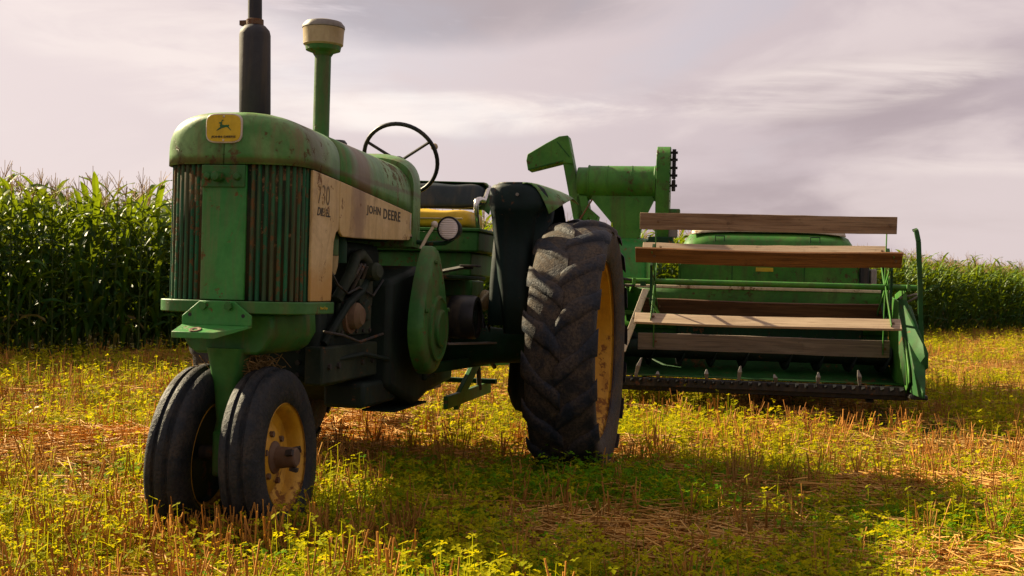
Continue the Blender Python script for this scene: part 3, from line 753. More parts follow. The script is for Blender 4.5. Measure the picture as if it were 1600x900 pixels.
# flywheel cover: teardrop shell with raised rings
fy = []
for k in range(40):
    a = 2 * math.pi * k / 40
    cx, cz = -1.455, 0.865
    r_ = 0.250
    z = cz + r_ * math.sin(a) * (1.68 if math.sin(a) > 0 else 1.0)
    x = cx + r_ * math.cos(a) * ((1 - 0.18 * abs(math.sin(a)) ** 2) if math.sin(a) < 0 else (1 - 0.46 * math.sin(a) ** 1.5))
    fy.append((x, z))
def ring(sc, y, dz=0.0):
    return [(-1.455 + (x + 1.455) * sc, y, 0.90 + (z - 0.90) * sc + dz) for x, z in fy]
fc = MB().loft([ring(1.0, 0.385), ring(1.0, 0.432), ring(0.985, 0.447), ring(0.94, 0.462), ring(0.80, 0.470), ring(0.3, 0.474), ring(0.001, 0.474)], True).build('flywheel_cover', 'green', tractor, sharp=40)
MB().lathe([(0.172, -0.01), (0.172, 0.016), (0.160, 0.020), (0.150, 0.014), (0.10, 0.014), (0.098, 0.030), (0.088, 0.036), (0.060, 0.036), (0.02, 0.033), (0.0005, 0.033)], (-1.455, 0.470, 0.855), (0, 1, 0), 40).build('cover_disc', 'green', fc, sharp=30)
for (x, z) in ((-1.40, 1.20), (-1.25, 0.95), (-1.65, 0.95)):
    MB().bolt((x, 0.470, z), (0, 1, 0), 0.012, 0.012).build('bolt', 'green', fc)

# belt pulley
pl = MB().lathe([(0.095, 0.15), (0.118, 0.15), (0.124, 0.13), (0.126, 0.075), (0.124, 0.02), (0.118, 0.0), (0.095, 0.0)], (-2.02, 0.40, 0.905), (0, 1, 0), 36).build('belt_pulley', 'black_metal', tractor, sharp=40)
MB().lathe([(0.098, 0.13), (0.05, 0.10), (0.035, 0.10), (0.035, 0.14), (0.001, 0.14)], (-2.02, 0.40, 0.905), (0, 1, 0), 28).build('pulley_hub', 'grease_and_shade', pl)

# operator platform, seat and battery box
block('platform', 'green_dark', (-2.75, -1.86, -0.40, 0.42, 1.122, 1.142), bevel=0.004)
bb = block('battery_box', 'green', (-2.95, -2.30, -0.48, 0.475, 1.285, 1.405), bevel=0.012)
block('box_lid', 'green', (-2.97, -2.285, -0.495, 0.488, 1.4055, 1.425), bevel=0.005, parent=bb)
for y in (-0.2, 0.12, 0.38):
    MB().bolt((-2.30, y, 1.35), (1, 0, 0), 0.010, 0.008).build('bolt', 'green', bb)
block('seat_pedestal', 'green', (-2.90, -2.36, -0.40, 0.42, 1.1425, 1.284), bevel=0.01)
MB().prism([(-2.32, 1.02), (-2.62, 1.02), (-2.62, 1.118), (-2.32, 1.118)], 1, 0.20, 0.44).build('step_plate', 'green', tractor, 0.01)
def cushion(name, mat, x0, x1, y0, y1, z0, z1, e=0.35, tilt=0.0, n=20):
    rows = []
    for i in range(n + 1):
        v = -math.pi / 2 + math.pi * i / n
        row = []
        for j in range(40):
            u = 2 * math.pi * j / 40
            cx = spow(math.cos(v), e) * spow(math.cos(u), e); cy = spow(math.cos(v), e) * spow(math.sin(u), e); cz = spow(math.sin(v), e)
            x = (x0 + x1) / 2 + cx * (x1 - x0) / 2; z = (z0 + z1) / 2 + cz * (z1 - z0) / 2
            z += 0.006 * math.sin(cy * 9) * max(cz, 0)
            row.append((x - tilt * (z - z0), (y0 + y1) / 2 + cy * (y1 - y0) / 2, z))
        rows.append(row)
    return MB().loft(rows, True).build(name, mat, tractor, sharp=180)
seat = cushion('seat_cushion', 'yellow_vinyl', -2.86, -2.36, -0.37, 0.395, 1.424, 1.545, 0.42)
MB().tube([(-2.356, y, 1.484) for y in (-0.34, 0.0, 0.36)], 0.005, 6).build('piping', 'tan_cap', seat)
back = cushion('seat_back', 'black_vinyl', -2.70, -2.58, -0.42, 0.425, 1.562, 1.718, 0.4, 0.25)
MB().tube([(-2.635, y, 1.690) for y in (-0.39, 0.0, 0.39)], 0.006, 6).build('piping', 'grey_metal', back)
sh = []
for y, hh in ((-0.44, 1.70), (-0.41, 1.730), (0.0, 1.738), (0.41, 1.730), (0.445, 1.70)):
    sh.append([(-2.69, y, hh - 0.17), (-2.76, y, hh - 0.10), (-2.775, y, hh - 0.01), (-2.745, y, hh), (-2.66, y, hh - 0.004)])
shell(MB().loft(sh).build('back_shell', 'green', tractor, sharp=60), 0.006)
for sd in (1, -1):
    MB().tube([(-2.72, sd * 0.435, 1.705), (-2.64, sd * 0.446, 1.68), (-2.58, sd * 0.448, 1.635), (-2.52, sd * 0.45, 1.605), (-2.42, sd * 0.45, 1.605), (-2.34, sd * 0.45, 1.590), (-2.32, sd * 0.45, 1.555), (-2.36, sd * 0.45, 1.48), (-2.40, sd * 0.45, 1.41)], [0.012, 0.012, 0.012, 0.016, 0.017, 0.017, 0.016, 0.013, 0.013], 10).build('seat_arm', 'chrome', tractor, sharp=180)

# fenders: curved shell inboard of the tyre with a rolled, flared crown
def fender(sd, y_in, y_out):
    cx, cz = -2.335, 0.735
    rows = []
    for i in range(22):
        a = R(8 + i * 9.5 - 0)          # from the front low edge over the top to the rear
        rad = 0.90
        sec = []
        for j, (f, dr) in enumerate(((0.0, -0.30), (0.02, -0.10), (0.06, -0.02), (0.16, 0.005), (0.34, 0.012), (0.60, 0.012), (0.85, 0.0), (1.0, -0.02), (1.04, -0.05))):
            rr2 = rad + dr
            fl = 1.0 if a > R(55) else 0.62 + 0.38 * a / R(55)
            y = y_in + (y_out - y_in) * f * fl
            # front of the shell: pulled into a flat vertical apron
            xx = cx + rr2 * math.cos(a) * (0.36 if a < math.pi / 2 else 0.60)
            zz = cz + rr2 * math.sin(a) * 1.035
            sec.append((xx, sd * y, zz))
        rows.append(sec)
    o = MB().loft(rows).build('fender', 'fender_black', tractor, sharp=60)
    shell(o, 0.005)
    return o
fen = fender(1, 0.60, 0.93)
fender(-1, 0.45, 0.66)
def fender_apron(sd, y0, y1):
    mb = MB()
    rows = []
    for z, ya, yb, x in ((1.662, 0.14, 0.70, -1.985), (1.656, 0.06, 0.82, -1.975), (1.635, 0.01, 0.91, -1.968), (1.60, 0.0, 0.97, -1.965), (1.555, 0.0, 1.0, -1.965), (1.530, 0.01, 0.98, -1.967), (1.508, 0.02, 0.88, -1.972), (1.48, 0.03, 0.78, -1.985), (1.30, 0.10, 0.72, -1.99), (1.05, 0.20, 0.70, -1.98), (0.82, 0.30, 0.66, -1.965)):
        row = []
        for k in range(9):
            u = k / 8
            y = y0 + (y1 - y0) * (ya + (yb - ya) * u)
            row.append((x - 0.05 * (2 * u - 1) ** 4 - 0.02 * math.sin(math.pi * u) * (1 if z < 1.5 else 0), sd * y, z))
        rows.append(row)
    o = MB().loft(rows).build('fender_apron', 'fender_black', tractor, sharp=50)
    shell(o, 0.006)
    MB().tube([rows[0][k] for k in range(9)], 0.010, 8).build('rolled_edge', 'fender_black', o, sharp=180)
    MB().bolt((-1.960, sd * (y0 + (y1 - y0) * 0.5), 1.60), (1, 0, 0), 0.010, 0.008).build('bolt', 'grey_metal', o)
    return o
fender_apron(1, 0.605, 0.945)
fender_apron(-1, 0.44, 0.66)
# flared outer lip
lip = []
for i, (x, z, yo) in enumerate(((-1.972, 1.664, 0.955), (-2.06, 1.668, 0.995), (-2.16, 1.664, 1.02), (-2.30, 1.655, 1.035), (-2.52, 1.635, 1.035))):
    row = []
    for k in range(7):
        u = k / 6
        row.append((x, 0.80 + (yo - 0.80) * u, z - (0.15 - 0.04 * min(i, 3) + 0.02) * u ** 2.2 + 0.012 * math.sin(math.pi * u)))
    lip.append(row)
shell(MB().loft(lip).build('fender_lip', 'green_hood', tractor, sharp=180), 0.005)

# rear axle, hitch and lift arms
MB().lathe([(0.15, 0.0), (0.13, 0.15), (0.105, 0.35), (0.09, 0.55), (0.075, 0.60), (0.05, 0.62), (0.05, 0.80)], (-2.335, 0.25, RR - 0.03), (0, 1, 0), 24).build('axle_housing', 'green_dark', tractor)
MB().lathe([(0.15, 0.0), (0.13, 0.12), (0.10, 0.25), (0.075, 0.35), (0.05, 0.38), (0.05, 0.54)], (-2.335, -0.25, RR - 0.03), (0, -1, 0), 24).build('axle_housing', 'green_dark', tractor)
block('drawbar', 'cast_iron', (-3.15, -1.7, -0.04, 0.04, 0.405, 0.445), bevel=0.006)
for y in (0.34, -0.34):
    MB().bar((-2.15, y, 0.40), (-3.05, y * 1.15, 0.43), 0.028, 0.075).build('lower_link', 'green', tractor, 0.004)
    MB().bar((-2.35, y * 1.02, 0.37), (-2.82, y * 1.16, 0.68), 0.030, 0.075).build('lift_brace', 'green', tractor, 0.004)
    MB().tube([(-2.80, y * 1.14, 0.43), (-2.72, y * 1.05, 0.95)], 0.016, 8).build('lift_link', 'cast_iron', tractor)
MB().bar((-1.80, 0.33, 0.62), (-2.50, 0.50, 0.64), 0.03, 0.06).build('side_brace', 'green_dark', tractor, 0.004)
MB().bar((-2.95, -0.42, 0.475), (-2.95, 0.46, 0.475), 0.06, 0.03).build('cross_bar', 'green_dark', tractor, 0.004)
MB().tube([(-1.95, 0.30, 1.10), (-1.93, 0.36, 1.16), (-1.86, 0.50, 1.185), (-1.82, 0.56, 1.185)], 0.012, 8).build('brake_pedal', 'black_metal', tractor)
MB().box(-1.87, -1.78, 0.50, 0.60, 1.186, 1.198).build('pedal_pad', 'black_metal', tractor, 0.003)
MB().tube([(-2.25, 0.40, 0.85), (-2.25, 0.50, 0.98), (-2.22, 0.57, 1.05)], 0.012, 8).build('hitch_lever', 'cream_rail', tractor)
MB().tube([(-2.60, 0.50, 1.36), (-2.75, 0.55, 1.42), (-2.95, 0.58, 1.50)], 0.006, 6).build('lever_rod', 'black_metal', tractor)
MB().ball((-2.40, 0.50, 1.00), 0.05, 0.035, 0.065, 12).build('hydraulic_coupler', 'tan_cap', tractor)
MB().tube([(-2.36, 0.48, 0.95), (-2.30, 0.52, 0.85), (-2.25, 0.54, 0.70), (-2.45, 0.56, 0.60)], 0.014, 8).build('hydraulic_hose', 'black_metal', tractor, sharp=180)
MB().bar((-1.90, 0.40, 0.755), (-2.25, 0.60, 0.755), 0.05, 0.012).build('foot_rest', 'grey_metal', tractor, 0.002)
for q in range(3):
    MB().tube([(-1.9 - 0.1 * q, 0.28 + 0.03 * q, 0.95), (-2.1 - 0.08 * q, 0.34 + 0.03 * q, 0.80), (-2.4, 0.36 + 0.04 * q, 0.66)], 0.011, 7).build('linkage_rod', 'cast_iron', tractor)

# ------------------------------------------------------------------ combine
CO_A = R(10)
combine = empty('combine', (2.35, 10.6, 0.0), -math.pi / 2 - CO_A)
tag(combine, 'green pull-type combine with wooden-slat reel and drum hopper behind the tractor', 'combine')

# reel
RC = Vector((0.0, -0.15, 1.172)); RRAD = 0.535; RH = 1.09
reel = MB().tube([(0, -1.46, 1.174), (0, 1.13, 1.170)], 0.026, 14).build('reel', 'green_combine', combine)
ang = [84, 24, -36, -96, -156, 144]
wm = ['wood_brown', 'wood_orange', 'wood_pale', 'wood_grey', 'wood_dark', 'wood_pale']  # pale slats have sunlight put into their wood colour
rw = random.Random(5)
for i, a in enumerate(ang):
    d = Vector((math.cos(R(a)), 0, math.sin(R(a)))); n_ = Vector((-d.z, 0, d.x))
    pa = R(a + (0, 28, 4, 0, 38, -6)[i]); pd = Vector((math.cos(pa), 0, math.sin(pa))); pn_ = Vector((-pd.z, 0, pd.x))
    hw, th = 0.074, 0.011
    y0, y1 = RC.y - RH + rw.uniform(-0.02, 0.01), RC.y + RH + rw.uniform(-0.02, 0.02)
    rows = []
    for k in range(15):
        u = k / 14; y = y0 + (y1 - y0) * u
        sag = -(0.004 + 0.004 * (i % 3)) * math.sin(math.pi * u) + 0.004 * math.sin(5 * u + i * 2) + rw.uniform(-0.0015, 0.0015)
        c = RC + d * RRAD + Vector((0, 0, sag)); c.y = y
        rows.append([c + pd * sx * hw + pn_ * sy * th + Vector((rw.uniform(-.001, .001), 0, rw.uniform(-.001, .001))) for sx, sy in ((-1, -1), (1, -1), (1, 1), (-1, 1))])
    b = MB().loft(rows, True, True).build('reel_slat', wm[i], reel, 0.003)
    # bolts through the slat at the two arms
    for y in (RC.y - 0.93, RC.y + 1.04):
        MB().bolt(tuple(RC + d * RRAD + pn_ * (th if pn_.x > 0 else -th) + Vector((0, y - RC.y, 0))), tuple(pn_ if pn_.x > 0 else -pn_), 0.012, 0.01).build('reel_bolt', 'rust_metal', reel)
    for y in (RC.y - 0.95, RC.y + 1.02):
        c0 = Vector((0, y, RC.z)); c1 = c0 + d * (RRAD + 0.05)
        MB().bar(c0 + n_ * 0.018 + d * 0.03, c1 + n_ * 0.018, 0.008, 0.034, n_).build('reel_arm', 'green_combine', reel, 0.002)
for y in (RC.y - 0.965, RC.y + 1.035):
    MB().lathe([(0.10, 0.0), (0.10, 0.008), (0.026, 0.010)], (0, y, RC.z), (0, 1, 0), 20).build('reel_spider', 'green_combine', reel)
    pts = [Vector((RRAD * 0.62 * math.cos(R(a)), y, RC.z + RRAD * 0.62 * math.sin(R(a)))) for a in ang]
    for p, q in zip(pts, pts[1:] + pts[:1]):
        MB().bar(p, q, 0.006, 0.022, (0, 1, 0)).build('reel_brace', 'green_dark', reel)

# header platform
hd = MB()
prof = [(-0.66, 1.12), (-0.72, 0.95), (-0.74, 0.80), (-0.74, 0.735)]
rows = [[(x, y, z) for x, z in prof] for y in (-1.42, -0.6, 0.3, 1.00)]
header = hd.loft(rows).build('header_platform', 'green_combine', combine, sharp=50)
shell(header, 0.012)
prof = [(-0.765, 0.80), (-0.70, 0.56), (-0.54, 0.40), (-0.20, 0.335), (0.36, 0.36)]
shell(MB().loft([[(x, y, z) for x, z in prof] for y in (-1.42, -0.6, 0.3, 1.00)]).build('header_floor', 'green_shade', combine, sharp=50), 0.010)  # darker green: shade inside the header put into the floor colour
MB().box(-0.675, -0.645, -1.42, 1.00, 1.121, 1.150).build('top_rail', 'cream_rail', header, 0.006)
MB().box(-0.69, -0.62, -1.42, 1.00, 0.86, 0.90).build('back_rail', 'green_combine', header, 0.006)
MB().tube([(-0.42, -1.40, 0.56), (-0.42, 0.99, 0.56)], 0.085, 18).build('auger_tube', 'grease_and_shade', header)  # auger tube and flight blackened: interior shade put into their colour
fl = MB()
for sgn, ya, yb in ((1, -1.38, -0.25), (-1, 0.97, -0.15)):
    n = 90
    rows = []
    for k in range(n + 1):
        u = k / n; a = sgn * u * 2 * math.pi * 4; y = ya + (yb - ya) * u
        rows.append([(-0.42 + r_ * math.cos(a), y, 0.56 + r_ * math.sin(a)) for r_ in (0.082, 0.155)])
    fl.loft(rows)
shell(fl.build('auger_flight', 'grease_and_shade', header, sharp=180), 0.005)
block('cutter_bar', 'black_metal', (0.28, 0.40, -1.44, 1.06, 0.270, 0.345), bevel=0.006, parent=combine)
cutb = combine.children[-1]
gm = MB().loft([[(0.39, -0.016, 0.31), (0.39, 0.016, 0.31), (0.39, 0.016, 0.345), (0.39, -0.016, 0.345)], [(0.46, -0.010, 0.32), (0.46, 0.010, 0.32), (0.46, 0.010, 0.338), (0.46, -0.010, 0.338)], [(0.515, -0.001, 0.332), (0.515, 0.001, 0.332), (0.515, 0.001, 0.335), (0.515, -0.001, 0.335)]], True, True).mesh('guard')
gm.materials.append(MATS['black_metal'])
for k in range(32):
    g = link('guard', gm, cutb); g.location = (0.003, -1.40 + k * 0.0765, 0.003 * math.sin(k * 5))
# crop lifters: pale upright fingers along the bar
lr = random.Random(9)
for y, hgt, ln in ((-1.22, 0.17, 0.05), (-1.03, 0.06, 0.0), (-0.62, 0.09, 0.0), (-0.35, 0.13, 0.012), (-0.04, 0.07, -0.02), (0.30, 0.10, 0.0), (0.64, 0.13, -0.02)):
    mb = MB().loft([[(0.41, y - 0.012, 0.345), (0.41, y + 0.012, 0.345), (0.395, y + 0.012, 0.345), (0.395, y - 0.012, 0.345)],
                    [(0.46, y - 0.018 + ln * .5, 0.345 + hgt * .6), (0.46, y + 0.018 + ln * .5, 0.345 + hgt * .6), (0.44, y + 0.018 + ln * .5, 0.345 + hgt * .6), (0.44, y - 0.018 + ln * .5, 0.345 + hgt * .6)],
                    [(0.44, y - 0.006 + ln, 0.345 + hgt), (0.44, y + 0.006 + ln, 0.345 + hgt), (0.43, y + 0.006 + ln, 0.345 + hgt), (0.43, y - 0.006 + ln, 0.345 + hgt)]], True, True)
    mb.build('crop_lifter', 'grey_metal', combine, 0.002)
block('skid_beam', 'black_metal', (-0.30, 0.279, -1.43, 1.05, 0.225, 0.288), bevel=0.005, parent=combine)
for y in (-0.9, 0.75):
    MB().bar((-0.2, y, 0.24), (0.2, y, 0.20), 0.06, 0.02).build('skid_shoe', 'black_metal', combine)

# end sheets and crop divider
lend = [(-0.75, 1.14), (0.0, 1.06), (0.24, 0.66), (0.42, 0.36), (0.30, 0.27), (-0.50, 0.30), (-0.72, 0.62)]
MB().prism(lend, 1, -1.452, -1.438).build('end_sheet', 'green_combine', combine, 0.003)
rend = [(-0.72, 1.10), (-0.10, 1.05), (0.10, 0.92), (0.55, 0.50), (0.60, 0.40), (0.42, 0.30), (-0.50, 0.30), (-0.72, 0.62)]
es = MB().prism(rend, 1, 1.002, 1.016).build('end_sheet', 'green_combine', combine, 0.003)
MB().bar((0.02, 1.020, 0.95), (0.50, 1.020, 0.44), 0.012, 0.03, (0, 1, 0)).build('edge_strip', 'letter_yellow', es)
dv = [[(-0.20, 1.02, 0.40), (-0.20, 1.12, 0.40), (-0.20, 1.12, 1.02), (-0.20, 1.02, 1.06)],
      [(0.18, 1.02, 0.34), (0.18, 1.145, 0.34), (0.18, 1.145, 0.80), (0.18, 1.02, 0.84)],
      [(0.60, 1.03, 0.30), (0.60, 1.13, 0.30), (0.60, 1.13, 0.50), (0.60, 1.03, 0.53)],
      [(0.85, 1.07, 0.29), (0.85, 1.09, 0.29), (0.85, 1.09, 0.34), (0.85, 1.07, 0.34)]]
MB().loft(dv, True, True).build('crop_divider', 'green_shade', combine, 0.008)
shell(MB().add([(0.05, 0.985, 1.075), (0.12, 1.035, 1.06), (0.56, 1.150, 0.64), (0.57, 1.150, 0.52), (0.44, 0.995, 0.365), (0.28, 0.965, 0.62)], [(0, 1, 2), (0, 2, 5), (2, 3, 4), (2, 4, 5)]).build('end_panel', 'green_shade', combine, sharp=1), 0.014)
MB().box(-0.3, 0.62, 1.0175, 1.15, 0.262, 0.298).build('divider_shoe', 'black_metal', combine, 0.008)
sp = [(0.12, 1.085, 1.665), (0.17, 1.092, 1.650), (0.21, 1.106, 1.56), (0.23, 1.122, 1.25), (0.25, 1.134, 0.90), (0.29, 1.146, 0.60), (0.34, 1.150, 0.34)]
mb = MB()
for a, b in zip(sp, sp[1:]): mb.bar(a, b, 0.040, 0.02, (1, 0, 0.1))
mb.build('divider_strap', 'green_shade', combine, 0.003)
# reel supports
MB().bar((0.02, -1.20, 1.17), (0.02, -1.20, 1.13), 0.05, 0.05, (1, 0, 0)).build('reel_bearing', 'green_dark', combine)
MB().bar((-0.66, -1.36, 1.10), (0.05, -1.28, 1.17), 0.03, 0.06).build('reel_support', 'green_combine', combine, 0.004)
MB().bar((-0.66, 1.05, 1.08), (0.05, 1.06, 1.17), 0.03, 0.06).build('reel_support', 'green_combine', combine, 0.004)
MB().bar((0.18, -1.165, 1.10), (0.32, -1.345, 0.56), 0.055, 0.02, (1, 0, 0.3)).build('pale_brace', 'cream_rail', combine, 0.003)
MB().bar((0.16, -1.13, 1.02), (0.10, -1.0, 0.80), 0.03, 0.02).build('prop', 'green_combine', combine)
MB().bar((0.05, 1.03, 1.12), (0.15, 0.995, 0.62), 0.035, 0.02, (1, 0, 0)).build('reel_prop', 'green_combine', combine, 0.003)
for k, (a, b) in enumerate((((-0.05, 1.00, 1.08), (0.10, 1.12, 1.12)), ((-0.05, 1.02, 1.02), (0.12, 1.13, 1.10)))):
    MB().tube([a, b], 0.010, 6).build('control_rod', 'grey_metal', combine)
for k, pts in enumerate((((-0.5, -1.95, 1.30), (-0.1, -1.6, 1.22), (0.1, -1.30, 1.18)), ((-0.5, -1.95, 1.20), (-0.1, -1.6, 1.14), (0.1, -1.28, 1.13)), ((-0.4, -1.9, 1.05), (-0.2, -1.62, 0.98), (0.15, -1.46, 0.85), (0.22, -1.46, 0.60)))):
    MB().tube(pts, 0.012, 7).build('hose', 'black_metal', combine, sharp=180)

# main body: threshing hood
body_rows = []
for x, zt, zs in ((-1.46, 1.40, 1.30), (-1.50, 1.60, 1.40), (-1.56, 1.665, 1.52), (-1.70, 1.72, 1.60), (-2.1, 1.76, 1.64), (-3.0, 1.78, 1.64), (-3.9, 1.70, 1.58), (-4.2, 1.50, 1.42)):
    row = [(x, -0.955, 0.75)]
    for k in range(21):
        u = -1 + k / 10
        e = max(1 - abs(u) ** 6, 0)
        row.append((x, -0.075 + 0.88 * u, zs - 0.08 + (zt - zs + 0.08) * e ** 0.5))
    row.append((x, 0.805, 0.75))
    body_rows.append(row)
body = MB().loft(body_rows, False, True).build('body', 'green_combine', combine, sharp=40)
MB().box(-1.475, -1.448, -0.93, 0.79, 1.10, 1.395).build('front_panel', 'green_combine', body, 0.006)
pn = combine.children[-1]
MB().box(-1.449, -1.4435, -0.19, -0.02, 1.385 - 0.075, 1.385 - 0.035).build('name_plate', 'letter_yellow', body, 0.002)
for y in (-0.55, 0.38):
    MB().tube([(-1.515, y - 0.045, 1.60), (-1.50, y - 0.045, 1.66), (-1.50, y + 0.045, 1.66), (-1.515, y + 0.045, 1.60)], 0.007, 6).build('hinge_loop', 'green_dark', body)
rf = []
for x, dz in ((-1.60, 0.02), (-1.75, 0.045), (-2.2, 0.05), (-3.2, 0.05)):
    row = []
    for k in range(17):
        u = -0.86 + 1.72 * k / 16
        zt = {-1.60: 1.685, -1.75: 1.727, -2.2: 1.762, -3.2: 1.775}[x]
        row.append((x, -0.075 + 0.88 * u, zt + dz * (1 - abs(u) ** 3) + 0.003 - 0.05 * abs(u) ** 5))
    rf.append(row)
shell(MB().loft(rf).build('roof_sheet', 'sheet_roof', combine, sharp=180), 0.008, 1)
block('side_guard', 'black_metal', (-1.60, -1.44, 0.815, 0.90, 1.10, 1.40), bevel=0.01, parent=combine)
block('lamp_box', 'grey_metal', (-1.62, -1.44, 0.915, 0.97, 1.12, 1.36), bevel=0.015, parent=combine)
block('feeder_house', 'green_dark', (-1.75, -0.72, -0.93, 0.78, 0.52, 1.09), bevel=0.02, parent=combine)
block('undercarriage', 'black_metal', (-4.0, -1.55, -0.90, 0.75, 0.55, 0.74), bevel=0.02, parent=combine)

# rounded tank left of the body, under the hopper
tank_rows = []
for y in (-1.72, -1.70, -1.62, -1.34, -1.26, -1.245):
    sc = {-1.72: 0.90, -1.70: 0.97, -1.62: 1.0, -1.34: 1.0, -1.26: 0.97, -1.245: 0.90}[y]
    row = []
    for k in range(33):
        a = math.pi * 2 * k / 32
        row.append((-1.42 + 0.44 * sc * spow(math.cos(a), 0.55), y, 1.22 + 0.40 * sc * spow(math.sin(a), 0.55)))
    tank_rows.append(row[:-1])
MB().loft(tank_rows, True, True).build('grain_tank', 'green_bright', combine, sharp=40)
block('gear_case', 'green_dark', (-1.32, -1.06, -1.238, -1.0, 1.50, 1.62), bevel=0.01, parent=combine)
block('shaft_post', 'grey_metal', (-1.24, -1.16, -1.13, -0.96, 1.62, 1.86), bevel=0.01, parent=combine)
block('post_cap', 'green', (-1.26, -1.14, -1.14, -0.94, 1.861, 1.90), bevel=0.006, parent=combine)

# drum cleaner with hopper, elevator head and unloading leg
DZ = 2.155; DX = -1.25
drum = MB().lathe([(0.001, 0.0), (0.178, 0.0), (0.178, 0.012), (0.171, 0.016), (0.171, 0.655), (0.178, 0.66), (0.178, 0.672), (0.001, 0.672)], (DX, -1.855, DZ), (0, 1, 0), 40).build('drum', 'green_combine', combine, sharp=40)
MB().lathe([(0.001, -0.105), (0.150, -0.105), (0.155, -0.10), (0.155, 0.0)], (DX, -1.857, DZ), (0, 1, 0), 36).build('drum_end', 'green_combine', drum, sharp=40)
hop = []
for z, ya, yb, hx in ((2.10, -1.84, -1.19, 0.10), (2.00, -1.81, -1.20, 0.105), (1.76, -1.60, -1.31, 0.095), (1.60, -1.585, -1.335, 0.09)):
    hop.append([(DX - hx, ya, z), (DX + hx, ya, z), (DX + hx, yb, z), (DX - hx, yb, z)])
MB().loft(hop, True, True).build('hopper', 'green_combine', combine, 0.006)
hp = [(DX + 0.185 * math.cos(R(180 * k / 16)), 2.335 + 0.185 * math.sin(R(180 * k / 16))) for k in range(17)]
hp += [(DX - 0.185, 2.02), (DX - 0.10, 1.62), (DX + 0.10, 1.62), (DX + 0.185, 2.02)]
head = MB().prism(hp, 1, -1.178, -1.045).build('elevator_head', 'green_combine', combine, 0.006)
for z, r_ in ((2.455, 0.030), (2.385, 0.052), (2.305, 0.036), (2.23, 0.030), (2.13, 0.048)):
    mb = MB()
    n = 12
    pts = []
    for k in range(n * 2):
        a = 2 * math.pi * k / (n * 2); q = r_ * (1.18 if k % 2 else 0.9)
        pts.append((DX + 0.06 + q * math.cos(a), z + q * math.sin(a)))
    mb.prism(pts, 1, -1.028, -0.992)
    mb.tube([(DX + 0.06, -1.044, z), (DX + 0.06, -0.975, z)], 0.013, 8)
    mb.build('sprocket', 'black_metal', head)
mb = MB()
for k in range(22):
    z = 2.08 + k * 0.0165
    mb.box(DX + 0.098, DX + 0.108, -1.012, -0.998, z, z + 0.011)
    mb.box(DX + 0.018, DX + 0.026, -1.012, -0.998, z, z + 0.011)
mb.build('drive_chain', 'black_metal', head)
leg = MB().bar((DX, -1.885, 1.55), (DX, -2.105, 2.58), 0.20, 0.105, (0, 1, 0)).build('elevator_leg', 'green_combine', combine, 0.006)
spx = [(-2.062, 2.615), (-2.150, 2.605), (-2.28, 2.535), (-2.465, 2.425), (-2.475, 2.36), (-2.455, 2.262), (-2.40, 2.275), (-2.13, 2.345), (-2.00, 2.33)]
MB().prism(spx, 0, DX - 0.12, DX + 0.12).build('spout', 'green_combine', combine, 0.006)
cht = [(-1.96, 2.02), (-1.86, 2.02), (-1.84, 1.90), (-1.745, 1.82), (-1.765, 1.74), (-1.84, 1.80), (-1.94, 1.60)]
MB().prism(cht, 0, DX - 0.13, DX + 0.10).build('chute', 'green_combine', combine, 0.004)
MB().tube([(DX + 0.12, -1.93, 1.76), (DX + 0.14, -1.80, 1.98)], 0.009, 6).build('stay_rod', 'rust_metal', combine)

# rivets, seams and flanges
for y in np.linspace(-0.90, 0.76, 15):
    MB().lathe([(0.0005, 0.004), (0.006, 0.003), (0.008, 0.0)], (-1.448, float(y), 1.375), (1, 0, 0), 8).build('rivet', 'green_shade', body)
for y in (-0.42, 0.28):
    MB().box(-1.4485, -1.4445, y - 0.004, y + 0.004, 1.105, 1.39).build('panel_seam', 'green_shade', body)
for y in (-1.66, -1.42):
    MB().lathe([(0.1715, -0.006), (0.1745, -0.005), (0.1745, 0.005), (0.1715, 0.006)], (DX, y, DZ), (0, 1, 0), 40).build('drum_band', 'green_combine', drum)
hopper = [o for o in combine.children if o.name.startswith('hopper')][0]
for (ya, za, yb, zb) in ((-1.81, 2.00, -1.60, 1.76), (-1.20, 2.00, -1.31, 1.76)):
    MB().bar((DX + 0.107, ya, za), (DX + 0.097, yb, zb), 0.022, 0.006, (1, 0, 0)).build('seam_flange', 'green_combine', hopper)
for z in np.linspace(1.80, 2.42, 8):
    MB().bolt((DX + 0.10 + (0.08 if 2.0 < z < 2.36 else 0.0), -1.045, float(z)), (0, 1, 0), 0.008, 0.007).build('bolt', 'green_shade', head)
spt = [o for o in combine.children if o.name.startswith('spout')][0]
MB().bar((DX + 0.121, -2.17, 2.55), (DX + 0.121, -2.04, 2.40), 0.010, 0.005, (1, 0, 0)).build('crease', 'green_shade', spt)
MB().bar((DX + 0.121, -2.455, 2.27), (DX + 0.121, -2.10, 2.362), 0.010, 0.005, (1, 0, 0)).build('folded_edge', 'green_shade', spt)

# wheels and tongue
def combine_wheel(y, x):
    wh = MB()
    wh.lathe([(0.22, 0.09), (0.215, 0.05), (0.12, 0.02), (0.001, 0.02)], (0, 0, 0), (0, 1, 0), 32)
    wo = wh.build('wheel', 'yellow_rim', combine, loc=(x, y, 0.375))
    MB().lathe([(0.21, 0.09), (0.26, 0.12), (0.33, 0.115), (0.365, 0.09), (0.38, 0.03), (0.38, -0.03), (0.365, -0.09), (0.33, -0.115), (0.26, -0.12), (0.21, -0.09)], (0, 0, 0), (0, 1, 0), 40).build('tyre', 'rubber_front', wo)
combine_wheel(1.05, -2.4); combine_wheel(-1.35, -2.4)
MB().tube([(-2.4, -1.35, 0.375), (-2.4, 1.05, 0.375)], 0.04, 10).build('axle', 'black_metal', combine)
for y in (-0.8, 0.6): MB().bar((-2.4, y, 0.38), (-2.4, y, 0.60), 0.08, 0.08, (1, 0, 0)).build('axle_post', 'black_metal', combine)
